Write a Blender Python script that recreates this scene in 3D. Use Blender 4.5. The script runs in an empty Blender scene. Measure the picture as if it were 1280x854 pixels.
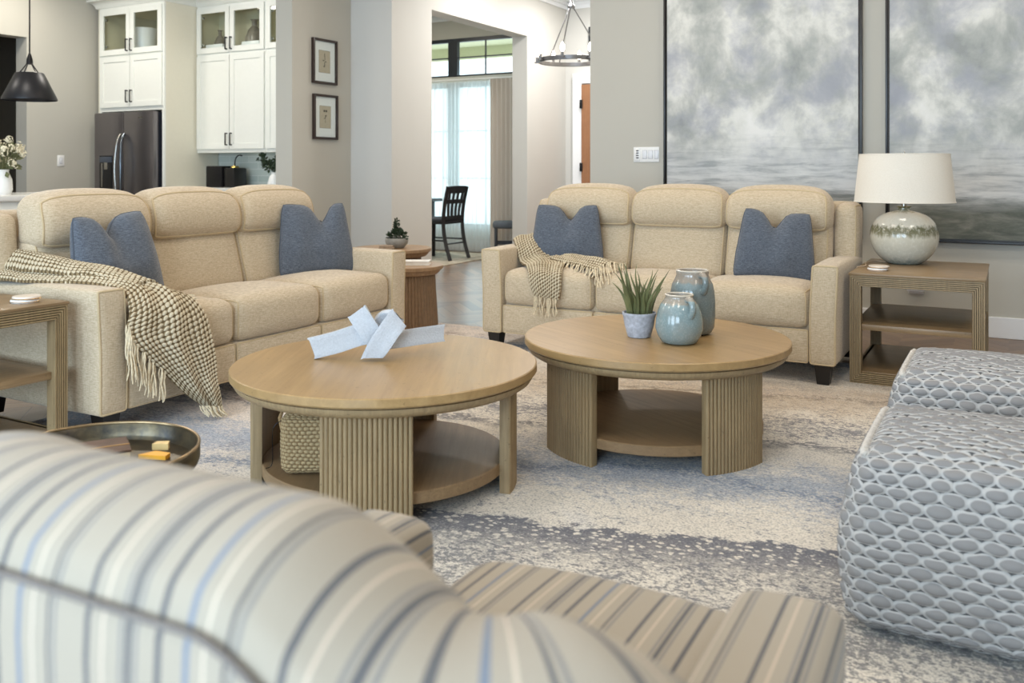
import bpy, bmesh, math, random
from mathutils import Vector, Matrix, noise
PI = math.pi
random.seed(7)
COL = bpy.context.scene.collection
YAW = math.radians(29.0)
CY, SY = math.cos(YAW), math.sin(YAW)

def sv(X, Y):
    """survey point (right of / ahead of the tripod) -> room coordinates"""
    return (X*CY - Y*SY, X*SY + Y*CY)

def srgb(r, g, b):
    f = lambda c: (c/255/12.92) if c/255 <= .04045 else ((c/255+.055)/1.055)**2.4
    return (f(r), f(g), f(b), 1)

# ------------------------------------------------------------------ materials
class NT:
    def __init__(s, name):
        s.m = bpy.data.materials.new(name); s.m.use_nodes = True
        s.t = s.m.node_tree; s.n = s.t.nodes; s.l = s.t.links
        s.b = s.n['Principled BSDF']; s.out = s.n['Material Output']
    def link(s, a, b): s.l.new(a, b)
    def put(s, sock, v):
        if v is None: return
        if isinstance(v, bpy.types.NodeSocket): s.link(v, sock)
        else: sock.default_value = v
    def math(s, op, a, b=None, c=None, clamp=False):
        n = s.n.new('ShaderNodeMath'); n.operation = op; n.use_clamp = clamp
        s.put(n.inputs[0], a); s.put(n.inputs[1], b); s.put(n.inputs[2], c)
        return n.outputs[0]
    def obj(s): return s.n.new('ShaderNodeTexCoord').outputs['Object']
    def gen(s): return s.n.new('ShaderNodeTexCoord').outputs['Generated']
    def uv(s): return s.n.new('ShaderNodeTexCoord').outputs['UV']
    def pos(s): return s.n.new('ShaderNodeNewGeometry').outputs['Position']
    def map(s, v, scale=(1,1,1), rot=(0,0,0), loc=(0,0,0)):
        n = s.n.new('ShaderNodeMapping'); s.link(v, n.inputs[0])
        n.inputs['Scale'].default_value = scale; n.inputs['Rotation'].default_value = rot
        n.inputs['Location'].default_value = loc
        return n.outputs[0]
    def sep(s, v):
        n = s.n.new('ShaderNodeSeparateXYZ'); s.link(v, n.inputs[0]); return n.outputs
    def comb(s, x, y, z=0.0):
        n = s.n.new('ShaderNodeCombineXYZ'); s.put(n.inputs[0], x); s.put(n.inputs[1], y); s.put(n.inputs[2], z)
        return n.outputs[0]
    def noise(s, v, scale=5, detail=3, rough=.5, dist=0):
        n = s.n.new('ShaderNodeTexNoise'); s.link(v, n.inputs['Vector'])
        n.inputs['Scale'].default_value = scale; n.inputs['Detail'].default_value = detail
        n.inputs['Roughness'].default_value = rough; n.inputs['Distortion'].default_value = dist
        return n.outputs['Fac']
    def voro(s, v, scale=5):
        n = s.n.new('ShaderNodeTexVoronoi'); s.link(v, n.inputs['Vector']); n.inputs['Scale'].default_value = scale
        return n.outputs['Distance']
    def ramp(s, f, stops, interp='LINEAR'):
        n = s.n.new('ShaderNodeValToRGB'); s.put(n.inputs[0], f)
        cr = n.color_ramp; cr.interpolation = interp
        while len(cr.elements) > 1: cr.elements.remove(cr.elements[-1])
        cr.elements[0].position = stops[0][0]; cr.elements[0].color = stops[0][1]
        for p, c in stops[1:]:
            e = cr.elements.new(p); e.color = c
        return n.outputs[0]
    def mix(s, f, a, b, mode='MIX'):
        n = s.n.new('ShaderNodeMix'); n.data_type = 'RGBA'; n.blend_type = mode
        s.put(n.inputs[0], f); s.put(n.inputs[6], a); s.put(n.inputs[7], b)
        return n.outputs[2]
    def bump(s, h, strength=.3, dist=.01):
        n = s.n.new('ShaderNodeBump'); n.inputs['Strength'].default_value = strength
        n.inputs['Distance'].default_value = dist; s.link(h, n.inputs['Height'])
        s.link(n.outputs[0], s.b.inputs['Normal'])
    def base(s, c, rough=.6, metal=0., spec=.5):
        s.put(s.b.inputs['Base Color'], c); s.put(s.b.inputs['Roughness'], rough)
        s.b.inputs['Metallic'].default_value = metal
        s.b.inputs['Specular IOR Level'].default_value = spec
        return s

def g(v): return (v, v, v, 1)
MATS = {}
def simple(name, col, rough=.6, metal=0., var=.06, scale=30, bump=.0, spec=.5):
    if name in MATS: return MATS[name]
    t = NT(name); o = t.obj(); n = t.noise(o, scale, 3)
    lo = tuple(max(0, c*(1-var)) for c in col[:3])+(1,); hi = tuple(min(1, c*(1+var)) for c in col[:3])+(1,)
    t.base(t.ramp(n, [(.3, lo), (.7, hi)]), rough, metal, spec)
    if bump: t.bump(n, bump, .003)
    MATS[name] = t.m; return t.m

def m_wall(name, col):
    t = NT(name); o = t.pos(); n = t.noise(o, 220, 2)
    n2 = t.noise(o, 1.3, 2)
    c = t.mix(n2, tuple(x*.97 for x in col[:3])+(1,), tuple(x*1.03 for x in col[:3])+(1,))
    t.base(c, .75, 0, .25); t.bump(n, .08, .002); return t.m

def m_fabric(name, c1, c2, c3, sx=6, sz=60, streak=(1,1,1), rough=.95, bstr=.25, fine=900):
    t = NT(name); o = t.obj()
    a = t.noise(t.map(o, streak), sx, 4, .7)
    w = t.noise(t.map(o, (1, 1, 7)), sz, 3, .7)
    h = t.noise(t.map(o, (7, 7, 1)), sz, 3, .7)
    f = t.math('ADD', t.math('MULTIPLY', w, .62), t.math('MULTIPLY', h, .38))
    col = t.ramp(f, [(.38, c1), (.5, c2), (.62, c3)])
    col = t.mix(t.math('MULTIPLY', a, .35), col, c2)
    t.base(col, rough, 0, .2)
    t.b.inputs['Sheen Weight'].default_value = .25
    t.b.inputs['Sheen Roughness'].default_value = .5
    t.bump(f, bstr, .003)
    return t.m

def weave_nodes(t, uvv, cu, cv, skew=0.):
    x, y, z = t.sep(uvv)
    U = t.math('DIVIDE', x, cu); V = t.math('DIVIDE', y, cv)
    row = t.math('FLOOR', V)
    par = t.math('MULTIPLY', t.math('MODULO', t.math('ABSOLUTE', row), 2.0), .5)
    fu = t.math('SUBTRACT', t.math('MULTIPLY', t.math('FRACT', t.math('ADD', U, par)), 2), 1)
    fv = t.math('SUBTRACT', t.math('MULTIPLY', t.math('FRACT', V), 2), 1)
    fs = t.math('ADD', fu, t.math('MULTIPLY', fv, skew))
    m = t.math('SUBTRACT', t.math('SUBTRACT', 1.0, t.math('MULTIPLY', fs, fs)), t.math('MULTIPLY', fv, fv))
    return m, fu, fv

def m_weave(name, cu, cv, core, rim, dark, e1=.28, e0=.05, strand=700, rough=.9, skew=0.):
    t = NT(name); uvv = t.uv()
    nz = t.noise(uvv, 14, 2)
    wob = t.comb(t.math('MULTIPLY', t.math('SUBTRACT', nz, .5), cu*.5), t.math('MULTIPLY', t.math('SUBTRACT', t.noise(uvv, 11, 2), .5), cv*.9))
    va = t.n.new('ShaderNodeVectorMath'); t.link(uvv, va.inputs[0]); t.link(wob, va.inputs[1])
    m, fu, fv = weave_nodes(t, va.outputs[0], cu, cv, skew)
    st = t.noise(t.map(uvv, (1, 6, 1)), strand, 2, .6)
    mm = t.math('ADD', t.math('MULTIPLY', m, .5), .5)
    c = t.ramp(mm, [(e0-.08, dark), (e0+.04, rim), (e1, rim), (e1+.08, core), (1, core)])  # dark stop paints the shade of the gaps between strands into the colour
    c = t.mix(t.math('MULTIPLY', st, .5), c, tuple(x*.55 for x in rim[:3])+(1,))
    t.base(c, rough, 0, .2)
    t.bump(t.math('ADD', t.math('MULTIPLY', t.math('MAXIMUM', m, 0.0), 1.0), t.math('MULTIPLY', st, .25)), .6, .006)
    return t.m

def m_wood(name, c1, c2, rough=.42, axis='z', scale=1.0, spec=.5):
    t = NT(name); o = t.obj()
    st = {'z': (14, 14, .8), 'x': (.8, 14, 14), 'y': (14, .8, 14)}[axis]
    n = t.noise(t.map(o, tuple(k*scale for k in st)), 6, 5, .65, .4)
    n2 = t.noise(o, 7*scale, 3, .6)
    sp = t.noise(o, 60, 2, .5)
    c = t.ramp(n, [(.3, c1), (.68, c2)])
    c = t.mix(t.ramp(n2, [(.35, g(0)), (.7, g(.6))]), c, tuple((a+b)/2*.80 for a, b in zip(c1[:3], c2[:3]))+(1,))
    c = t.mix(t.ramp(sp, [(.68, g(0)), (.74, g(.55))]), c, tuple(x*.55 for x in c1[:3])+(1,))
    t.base(c, rough, 0, spec); t.bump(n, .08, .002); return t.m

def emit(name, col, s):
    t = NT(name); t.base(col, .5); t.b.inputs['Emission Color'].default_value = col
    t.b.inputs['Emission Strength'].default_value = s; return t.m

def glass(name, tint=(.95,.97,.96,1), rough=.02):
    t = NT(name); t.n.remove(t.b)
    tr = t.n.new('ShaderNodeBsdfTransparent'); tr.inputs[0].default_value = tint
    gl = t.n.new('ShaderNodeBsdfGlossy'); gl.inputs['Roughness'].default_value = rough
    fr = t.n.new('ShaderNodeFresnel'); fr.inputs[0].default_value = 1.45
    mx = t.n.new('ShaderNodeMixShader'); ge = t.n.new('ShaderNodeNewGeometry'); t.link(t.math('MULTIPLY', fr.outputs[0], t.math('SUBTRACT', 1.0, ge.outputs['Backfacing'])), mx.inputs[0])
    t.link(tr.outputs[0], mx.inputs[1]); t.link(gl.outputs[0], mx.inputs[2])
    t.link(mx.outputs[0], t.out.inputs[0]); return t.m

WALL = m_wall('wall_paint', srgb(190, 187, 177))
WALL_LIT = m_wall('wall_paint_lit', srgb(202, 201, 196))  # same wall paint, with the foyer's brighter light put into its colour
TRIM = m_wall('trim_paint', srgb(236, 238, 240))
CEIL = m_wall('ceiling_paint', srgb(232, 230, 224))
CAB = simple('cabinet_paint', srgb(238, 239, 232), .35, var=.01)
CABC = simple('cabinet_side_paint', srgb(231, 226, 208), .45, var=.01)
SOFA = m_fabric('cream_linen', srgb(168, 150, 124), srgb(194, 176, 149), srgb(212, 197, 172), 7, 48, bstr=.35)
PIPE = simple('cream_piping', srgb(192, 172, 138), .9, var=.08, scale=200)
BLUE = m_fabric('slate_blue_cloth', srgb(62, 68, 78), srgb(88, 94, 104), srgb(118, 124, 134), 9, 60, bstr=.3)
BLUEP = simple('slate_piping', srgb(78, 84, 94), .9, var=.1, scale=200)
BLACKW = simple('black_wood', srgb(22, 20, 20), .35, var=.15)
TABW = m_wood('oak_top', srgb(154, 123, 80), srgb(178, 146, 100), .33, 'x', .35)
TABL = m_wood('oak_leg', srgb(136, 114, 82), srgb(172, 147, 109), .5, 'z', 1.0)
TABS = m_wood('oak_shelf', srgb(126, 100, 70), srgb(156, 127, 92), .5, 'x', .6)
ENDW = m_wood('weathered_oak', srgb(130, 110, 80), srgb(166, 143, 106), .5, 'z', 1.0)
ENDT = m_wood('weathered_oak_top', srgb(122, 100, 72), srgb(156, 130, 96), .35, 'x', .6)
NESTW = m_wood('nest_oak', srgb(140, 112, 84), srgb(176, 146, 112), .4, 'z')
BLACKM = simple('black_metal', srgb(34, 33, 35), .38, .6, var=.1)
CHROME = simple('brushed_steel', srgb(180, 178, 172), .25, 1., var=.05)
WHITE = simple('white_ceramic', srgb(238, 238, 236), .25, var=.02)
SCULP = simple('white_plaster', srgb(186, 189, 194), .75, var=.07, scale=160, bump=.8)
SHADE = m_fabric('shade_linen', srgb(222, 212, 196), srgb(232, 224, 210), srgb(240, 232, 220), 8, 150, bstr=.08)
CONC = simple('pot_grey', srgb(150, 148, 142), .8, var=.15)
LEAF = simple('leaf_green', srgb(102, 106, 70), .45, var=.35, scale=14)
LEAFD = simple('leaf_dark', srgb(44, 62, 40), .55, var=.45, scale=60)
GLASS = glass('clear_glass')

def m_rug():
    t = NT('rug_pile'); p = t.pos(); x, y, z = t.sep(p)
    big = t.noise(p, 1.0, 4, .6, .4); med = t.noise(t.map(p, (1, 1.6, 1)), 5, 5, .7)
    fine = t.noise(t.map(p, (1, 1.5, 1)), 48, 4, .8); spk = t.noise(p, 140, 2, .6)
    # weathering follows lines that run slightly askew across the rug
    yr = t.math('SUBTRACT', y, t.math('MULTIPLY', t.math('ADD', x, 1.63), .235))
    yw = t.math('ADD', yr, t.math('MULTIPLY', t.math('SUBTRACT', t.noise(p, 1.7, 3, .6), .5), .22))
    fineD = t.math('MULTIPLY', t.math('SUBTRACT', fine, .5), 1.0)
    c = t.ramp(big, [(.30, srgb(184, 176, 166)), (.45, srgb(212, 203, 190)), (.6, srgb(226, 217, 203)), (.75, srgb(196, 197, 202))])
    def win(c0, w, v=None):
        return t.math('SUBTRACT', 1.0, t.math('DIVIDE', t.math('ABSOLUTE', t.math('SUBTRACT', yw if v is None else v, c0)), w), clamp=True)
    def layer(c, k, amount, col, bias, gain=3.0, grain=fine, thr=.5, soft=.22, top=.9):
        f = t.math('ADD', t.math('ADD', t.math('MULTIPLY', k, amount), t.math('MULTIPLY', t.math('SUBTRACT', grain, .5), gain)), t.math('ADD', t.math('MULTIPLY', t.math('SUBTRACT', med, .5), 1.3), bias))
        return t.mix(t.ramp(f, [(thr-soft*.5, g(0)), (thr+soft*.5, g(top))]), c, col)
    # warm sandy zone at the far side
    c = layer(c, win(4.3, .95), .9, srgb(186, 160, 128), -.15, 1.6, soft=.6, top=.75)
    # pale pink-cream field near the left
    left = t.math('MULTIPLY', t.math('ADD', x, 2.2), -1.0, clamp=True)
    c = t.mix(t.math('MULTIPLY', left, .6), c, srgb(216, 198, 184))
    # blue-grey clouds in the middle
    bn = t.noise(t.map(p, (1, 1.5, 1), loc=(3, 8, 0)), 1.3, 3, .6)
    c = layer(c, win(2.98, .46), 1.0, srgb(128, 144, 168), -.12, 2.4, soft=.6, top=.75)
    c = layer(c, bn, 1.0, srgb(152, 160, 176), -.35, 1.8, soft=.5, top=.6)
    c = layer(c, win(3.05, .16, t.math('ADD', yw, t.math('MULTIPLY', t.math('ABSOLUTE', t.math('ADD', x, 1.15)), .25))), 1.0, srgb(84, 104, 132), -.42, 3.2, soft=.5, top=.7)
    c = layer(c, win(5.2, .35), .9, srgb(70, 96, 128), -.2, 2.0, top=.8)
    # scattered grey grain, stronger on the near side
    c = layer(c, win(1.9, .75), .62, srgb(112, 110, 112), -.02, 3.8, top=.85)
    c = layer(c, win(3.75, .42), .7, srgb(108, 107, 116), -.12, 3.6, top=.85)
    c = layer(c, med, .3, srgb(140, 138, 140), -.12, 3.4, top=.6)
    # sharp charcoal wear band with pale islands, crisp on its far edge
    isl = t.voro(t.map(p, (1, 1.35, 1)), 34)
    edge = t.math('ADD', yw, t.math('ADD', t.math('MULTIPLY', t.math('SUBTRACT', fine, .5), .10), t.math('MULTIPLY', t.math('SUBTRACT', t.noise(p, 14, 3, .6), .5), .16)))
    d = t.math('SUBTRACT', 2.43, edge)
    inside = t.ramp(d, [(0, g(0)), (.012, g(1)), (.12, g(.8)), (.30, g(0))])
    hole = t.ramp(t.math('ADD', isl, t.math('ADD', t.math('MULTIPLY', t.math('SUBTRACT', med, .5), 1.1), t.math('MULTIPLY', t.math('SUBTRACT', fine, .5), .9))), [(.28, g(0)), (.36, g(1))])
    c = t.mix(t.math('MULTIPLY', inside, hole), c, srgb(92, 92, 102))
    e2 = t.math('SUBTRACT', 3.52, t.math('ADD', edge, t.math('MULTIPLY', t.math('SUBTRACT', med, .5), .3)))
    in2 = t.ramp(e2, [(0, g(0)), (.012, g(.9)), (.06, g(.5)), (.13, g(0))])
    c = t.mix(t.math('MULTIPLY', in2, hole), c, srgb(90, 88, 94))
    e3 = t.math('SUBTRACT', 4.35, t.math('ADD', edge, t.math('MULTIPLY', t.math('SUBTRACT', med, .5), .4)))
    in3 = t.ramp(e3, [(0, g(0)), (.012, g(.7)), (.05, g(.3)), (.10, g(0))])
    c = t.mix(t.math('MULTIPLY', in3, hole), c, srgb(96, 82, 68))
    rust = t.ramp(t.math('ADD', t.noise(t.map(p, (1, 1, 1), loc=(1, 2, 0)), 2.2, 5, .7), t.math('MULTIPLY', t.math('SUBTRACT', fine, .5), .5)), [(.54, g(0)), (.66, g(.65))])
    c = t.mix(t.math('MULTIPLY', rust, left), c, srgb(112, 86, 70))
    c = t.mix(t.ramp(spk, [(.38, g(.42)), (.52, g(0))]), c, srgb(104, 102, 102))
    c = t.mix(t.ramp(spk, [(.55, g(0)), (.75, g(.35))]), c, srgb(240, 234, 222))
    t.base(c, .98, 0, .1); t.b.inputs['Sheen Weight'].default_value = .2
    t.bump(t.math('ADD', fine, t.math('MULTIPLY', spk, .5)), .5, .006); return t.m

def m_floor():
    t = NT('chevron_oak_floor'); p = t.pos(); x, y, z = t.sep(p)
    W = .62
    k = t.math('DIVIDE', x, W); fr = t.math('FRACT', k); colid = t.math('FLOOR', t.math('MULTIPLY', k, 2.0))
    tri = t.math('MULTIPLY', t.math('ABSOLUTE', t.math('SUBTRACT', fr, .5)), W)
    q = t.math('DIVIDE', t.math('ADD', y, tri), .13)
    row = t.math('FLOOR', q); fq = t.math('FRACT', q)
    wn = t.n.new('ShaderNodeTexWhiteNoise'); wn.noise_dimensions = '2D'
    t.link(t.comb(row, colid), wn.inputs['Vector'])
    gr = t.noise(t.map(p, (3, 3, 3), rot=(0, 0, .7)), 12, 4, .7)
    c = t.ramp(wn.outputs['Value'], [(0, srgb(104, 78, 54)), (.5, srgb(132, 100, 70)), (1, srgb(150, 118, 84))])
    c = t.mix(t.math('MULTIPLY', gr, .5), c, srgb(92, 66, 46))
    e = t.math('MINIMUM', fq, t.math('SUBTRACT', 1.0, fq))
    c = t.mix(t.ramp(e, [(.0, g(.8)), (.05, g(0))]), c, srgb(48, 34, 26))
    t.base(c, .28, 0, .5); t.bump(t.math('ADD', gr, t.math('MINIMUM', t.math('MULTIPLY', e, 8), 1.0)), .12, .003)
    return t.m

def m_stripe():
    t = NT('striped_ticking'); u = t.sep(t.uv())[0]; o = t.uv()
    f = t.math('FRACT', t.math('DIVIDE', u, .166))
    cream = srgb(168, 156, 139)
    dk = srgb(84, 84, 88); tp = srgb(128, 124, 120); br = srgb(112, 98, 88); bl = srgb(112, 122, 138); lg = srgb(168, 162, 152)
    S = []
    def seg(p0, p1, c): S.append((p0, c)); S.append((p1, cream))
    seg(.0, .030, dk); seg(.10, .115, srgb(206, 186, 166)); seg(.205, .225, tp); seg(.24, .275, dk); seg(.29, .31, tp)
    seg(.41, .445, dk); seg(.56, .59, bl); seg(.66, .675, srgb(208, 190, 170))
    seg(.76, .778, dk); seg(.80, .82, tp)
    c = t.ramp(f, S, 'CONSTANT')
    w = t.noise(o, 500, 2, .6)
    c = t.mix(t.math('MULTIPLY', w, .25), c, srgb(170, 160, 146))
    t.base(c, .95, 0, .15); t.b.inputs['Sheen Weight'].default_value = .2
    t.bump(w, .15, .002); return t.m

def m_painting(name, seed, zland):
    """broad grey and cream clouds over a misty flat shore, painted on canvas"""
    t = NT(name); p = t.obj(); x, y, z = t.sep(p)
    pm = t.map(p, (1, 1, 1), loc=(seed, 0, seed*2))
    n1 = t.noise(t.map(pm, (1.25, 1, 1)), 2.1, 9, .60, .25); n2 = t.noise(t.map(pm, (1, 1, 1.1), loc=(5, 1, 2)), 2.9, 8, .62, .2)
    n3 = t.noise(t.map(pm, (1, 1, 8)), 3, 7, .68, .3)
    sky = t.ramp(n1, [(.34, srgb(150, 154, 152)), (.44, srgb(176, 179, 175)), (.50, srgb(196, 197, 192)), (.57, srgb(220, 220, 214)), (.68, srgb(234, 233, 229))])
    lav = t.ramp(n2, [(.46, g(0)), (.64, g(.75))]); sky = t.mix(lav, sky, srgb(160, 163, 174))
    rel = t.math('SUBTRACT', z, zland)
    low = t.math('ADD', rel, t.math('MULTIPLY', t.math('SUBTRACT', n3, .5), .22))
    c = t.mix(t.ramp(low, [(.0, g(.9)), (.16, g(.75)), (.42, g(0))]), sky, t.ramp(n3, [(.36, srgb(160, 164, 166)), (.48, srgb(202, 203, 202)), (.6, srgb(222, 222, 220))]))
    rel2 = t.math('ADD', rel, t.math('MULTIPLY', t.math('SUBTRACT', n3, .5), .10))
    land = t.ramp(t.noise(t.map(pm, (1, 1, 4)), 4, 6, .7, .4), [(.3, srgb(74, 78, 70)), (.5, srgb(100, 103, 92)), (.7, srgb(136, 135, 124))])
    c = t.mix(t.ramp(t.math('MULTIPLY', rel2, -1.0), [(0, g(0)), (.05, g(.55)), (.13, g(.95))]), c, land)
    t.base(c, .6, 0, .3); t.bump(t.noise(pm, 12, 6, .7, 1.0), .3, .004); return t.m

def m_glaze(name, top, body, spk):
    t = NT(name); o = t.obj(); z = t.sep(t.gen())[2]
    n = t.noise(o, 14, 4, .6); n2 = t.noise(o, 150, 3, .7)
    zz = t.math('ADD', z, t.math('MULTIPLY', t.math('SUBTRACT', n, .5), .16))
    c = t.ramp(zz, [(0, body), (.70, body), (.80, tuple(min(1, k*1.25) for k in body[:3])+(1,)), (.84, top), (1, top)])
    c = t.mix(t.ramp(n2, [(.5, g(0)), (.75, g(.6))]), c, spk)
    c = t.mix(t.ramp(n, [(.45, g(0)), (.75, g(.35))]), c, top)
    t.base(c, .12, 0, .6); t.bump(n2, .05, .002); return t.m

def m_lampbase():
    t = NT('mottled_lamp_glaze'); o = t.obj(); z = t.sep(t.gen())[2]
    drip = t.noise(t.map(o, (1, 1, .12)), 34, 4, .75); n2 = t.noise(o, 60, 4, .7)
    zz = t.math('ADD', z, t.math('MULTIPLY', t.math('SUBTRACT', drip, .5), .26))
    c = t.ramp(zz, [(0, srgb(120, 134, 130)), (.12, srgb(196, 194, 180)), (.47, srgb(206, 200, 182)), (.55, srgb(128, 124, 98)), (.63, srgb(104, 102, 76)),
                    (.69, srgb(206, 200, 184)), (.88, srgb(218, 212, 198)), (.95, srgb(110, 112, 78)), (1, srgb(110, 100, 70))])
    c = t.mix(t.ramp(n2, [(.5, g(0)), (.7, g(.5))]), c, srgb(226, 222, 210))
    t.base(c, .15, 0, .6); t.bump(n2, .1, .003); return t.m

def m_tile():
    t = NT('backsplash_tile'); n = t.n.new('ShaderNodeTexBrick'); p = t.pos(); x, y, z = t.sep(p)
    t.link(t.comb(x, z), n.inputs[0])
    n.inputs['Color1'].default_value = srgb(206, 214, 208); n.inputs['Color2'].default_value = srgb(190, 202, 196)
    n.inputs['Mortar'].default_value = srgb(226, 230, 226); n.inputs['Scale'].default_value = 1
    n.inputs['Mortar Size'].default_value = .003; n.inputs['Brick Width'].default_value = .3; n.inputs['Row Height'].default_value = .075
    t.base(n.outputs['Color'], .2); return t.m

def m_curtain():
    t = NT('sheer_curtain'); t.n.remove(t.b)
    d = t.n.new('ShaderNodeBsdfDiffuse'); d.inputs[0].default_value = (.86, .86, .84, 1)
    tl = t.n.new('ShaderNodeBsdfTranslucent'); tl.inputs[0].default_value = (.90, .92, .92, 1)
    tr = t.n.new('ShaderNodeBsdfTransparent'); tr.inputs[0].default_value = (1, 1, 1, 1)
    w = t.noise(t.obj(), 400, 2)
    m1 = t.n.new('ShaderNodeMixShader'); m1.inputs[0].default_value = .5
    t.link(d.outputs[0], m1.inputs[1]); t.link(tl.outputs[0], m1.inputs[2])
    m2 = t.n.new('ShaderNodeMixShader'); t.link(t.math('ADD', t.math('MULTIPLY', w, .2), .22), m2.inputs[0])
    t.link(m1.outputs[0], m2.inputs[1]); t.link(tr.outputs[0], m2.inputs[2])
    t.link(m2.outputs[0], t.out.inputs[0]); return t.m

RUG = m_rug(); FLOOR = m_floor(); STRIPE = m_stripe()
POUFU, POUFV = .055, .029
POUF = m_weave('woven_pouf', POUFU, POUFV, srgb(146, 143, 142), srgb(204, 201, 197), srgb(50, 50, 54), .62, .36)
POUFS = simple('woven_seam', srgb(196, 190, 182), .9, var=.15, scale=90, bump=.5)
THU, THV = .021, .017
THROW = m_weave('chunky_knit', THU, THV, srgb(228, 214, 186), srgb(150, 130, 98), srgb(92, 76, 54), .60, .30, 900, skew=.75)
FRNG = simple('knit_fringe', srgb(214, 198, 168), .95, var=.2, scale=80)
JUTE = m_weave('braided_jute', .019, .0125, srgb(196, 172, 132), srgb(160, 134, 96), srgb(90, 68, 44), .62, .30, 900)

# ------------------------------------------------------------------ mesh tools
class MB:
    def __init__(s): s.v = []; s.f = []; s.uv = {}; s.M = Matrix.Identity(4)
    def add(s, vs, fs, uvs=None, M=None):
        M = s.M @ M if M is not None else s.M
        o = len(s.v); s.v += [M @ Vector(p) for p in vs]
        for i, f in enumerate(fs):
            if uvs is not None: s.uv[len(s.f)] = uvs[i]
            s.f.append(tuple(o+k for k in f))
        return s
    def bm(s, b, M=None):
        b.verts.ensure_lookup_table(); b.verts.index_update()
        s.add([v.co[:] for v in b.verts], [[v.index for v in f.verts] for f in b.faces], None, M); b.free(); return s
    def box(s, x0, x1, y0, y1, z0, z1, bev=0, seg=2, M=None):
        b = bmesh.new(); bmesh.ops.create_cube(b, size=1)
        for v in b.verts:
            v.co = Vector(((x0+x1)/2+v.co.x*(x1-x0), (y0+y1)/2+v.co.y*(y1-y0), (z0+z1)/2+v.co.z*(z1-z0)))
        if bev: bmesh.ops.bevel(b, geom=b.edges[:], offset=bev, segments=seg, affect='EDGES', profile=.5)
        return s.bm(b, M)
    def lathe(s, prof, seg=48, M=None, close=False):
        vs = []; fs = []; n = len(prof)
        for k in range(seg):
            a = 2*PI*k/seg
            for r, z in prof: vs.append((r*math.cos(a), r*math.sin(a), z))
        for k in range(seg):
            k2 = (k+1) % seg
            for i in range(n-1):
                if prof[i][0] < 1e-6 and prof[i+1][0] < 1e-6: continue
                fs.append((k*n+i, k2*n+i, k2*n+i+1, k*n+i+1))
        return s.add(vs, fs, None, M)
    def tube(s, pts, r, seg=8, closed=False, M=None, cap=True):
        pts = [Vector(p) for p in pts]; n = len(pts); rr = r if isinstance(r, (list, tuple)) else [r]*n
        vs = []; fs = []; prev = None
        for i in range(n):
            if closed: d = pts[(i+1) % n]-pts[i-1]
            else: d = pts[min(i+1, n-1)]-pts[max(i-1, 0)]
            d.normalize()
            if prev is None:
                up = Vector((0, 0, 1)) if abs(d.z) < .9 else Vector((1, 0, 0)); nx = d.cross(up).normalized()
            else:
                nx = (prev-d*prev.dot(d))
                nx = nx.normalized() if nx.length > 1e-6 else d.orthogonal().normalized()
            prev = nx; ny = d.cross(nx)
            for k in range(seg):
                a = 2*PI*k/seg; vs.append(pts[i]+(nx*math.cos(a)+ny*math.sin(a))*rr[i])
        m = n if closed else n-1
        for i in range(m):
            j = (i+1) % n
            for k in range(seg):
                k2 = (k+1) % seg; fs.append((i*seg+k, i*seg+k2, j*seg+k2, j*seg+k))
        if not closed and cap: fs.append(tuple(range(seg))[::-1]); fs.append(tuple((n-1)*seg+k for k in range(seg)))
        return s.add([v[:] for v in vs], fs, None, M)
    def prism(s, poly, z0, z1, M=None):
        """convex-or-not polygon in xy extruded in z"""
        n = len(poly); vs = [(x, y, z0) for x, y in poly]+[(x, y, z1) for x, y in poly]
        fs = [tuple(range(n))[::-1], tuple(range(n, 2*n))]+[(i, (i+1) % n, n+(i+1) % n, n+i) for i in range(n)]
        return s.add(vs, fs, None, M)
    def grid(s, fn, nu, nv, uvf=None, M=None, closed_u=False):
        vs = [fn(i/(nu if closed_u else nu-1) if nu > 1 else 0, j/(nv-1)) for i in range(nu) for j in range(nv)]
        fs = []; us = []
        for i in range(nu if closed_u else nu-1):
            i2 = (i+1) % nu
            for j in range(nv-1):
                fs.append((i*nv+j, i2*nv+j, i2*nv+j+1, i*nv+j+1))
                if uvf: us.append([uvf(i/(nu-1), j/(nv-1)), uvf((i+1)/(nu-1), j/(nv-1)), uvf((i+1)/(nu-1), (j+1)/(nv-1)), uvf(i/(nu-1), (j+1)/(nv-1))])
        return s.add(vs, fs, us if uvf else None, M)
    def build(s, name, mat, parent=None, smooth=True, ang=40, fixn=False, loc=None, rot=None):
        me = bpy.data.meshes.new(name); me.from_pydata([v[:] for v in s.v], [], s.f)
        if s.uv:
            ul = me.uv_layers.new(name='UVMap')
            for p in me.polygons:
                if p.index in s.uv:
                    for li, q in zip(p.loop_indices, s.uv[p.index]): ul.data[li].uv = q
        b = bmesh.new(); b.from_mesh(me)
        if fixn: bmesh.ops.recalc_face_normals(b, faces=b.faces[:])
        if smooth:
            lim = math.radians(ang)
            for f in b.faces: f.smooth = True
            for e in b.edges:
                e.smooth = not (len(e.link_faces) == 2 and e.calc_face_angle(0) > lim)
        b.to_mesh(me); b.free()
        me.materials.append(mat)
        o = bpy.data.objects.new(name, me); COL.objects.link(o)
        if parent: o.parent = parent
        if loc: o.location = loc
        if rot: o.rotation_euler = rot
        return o

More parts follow.
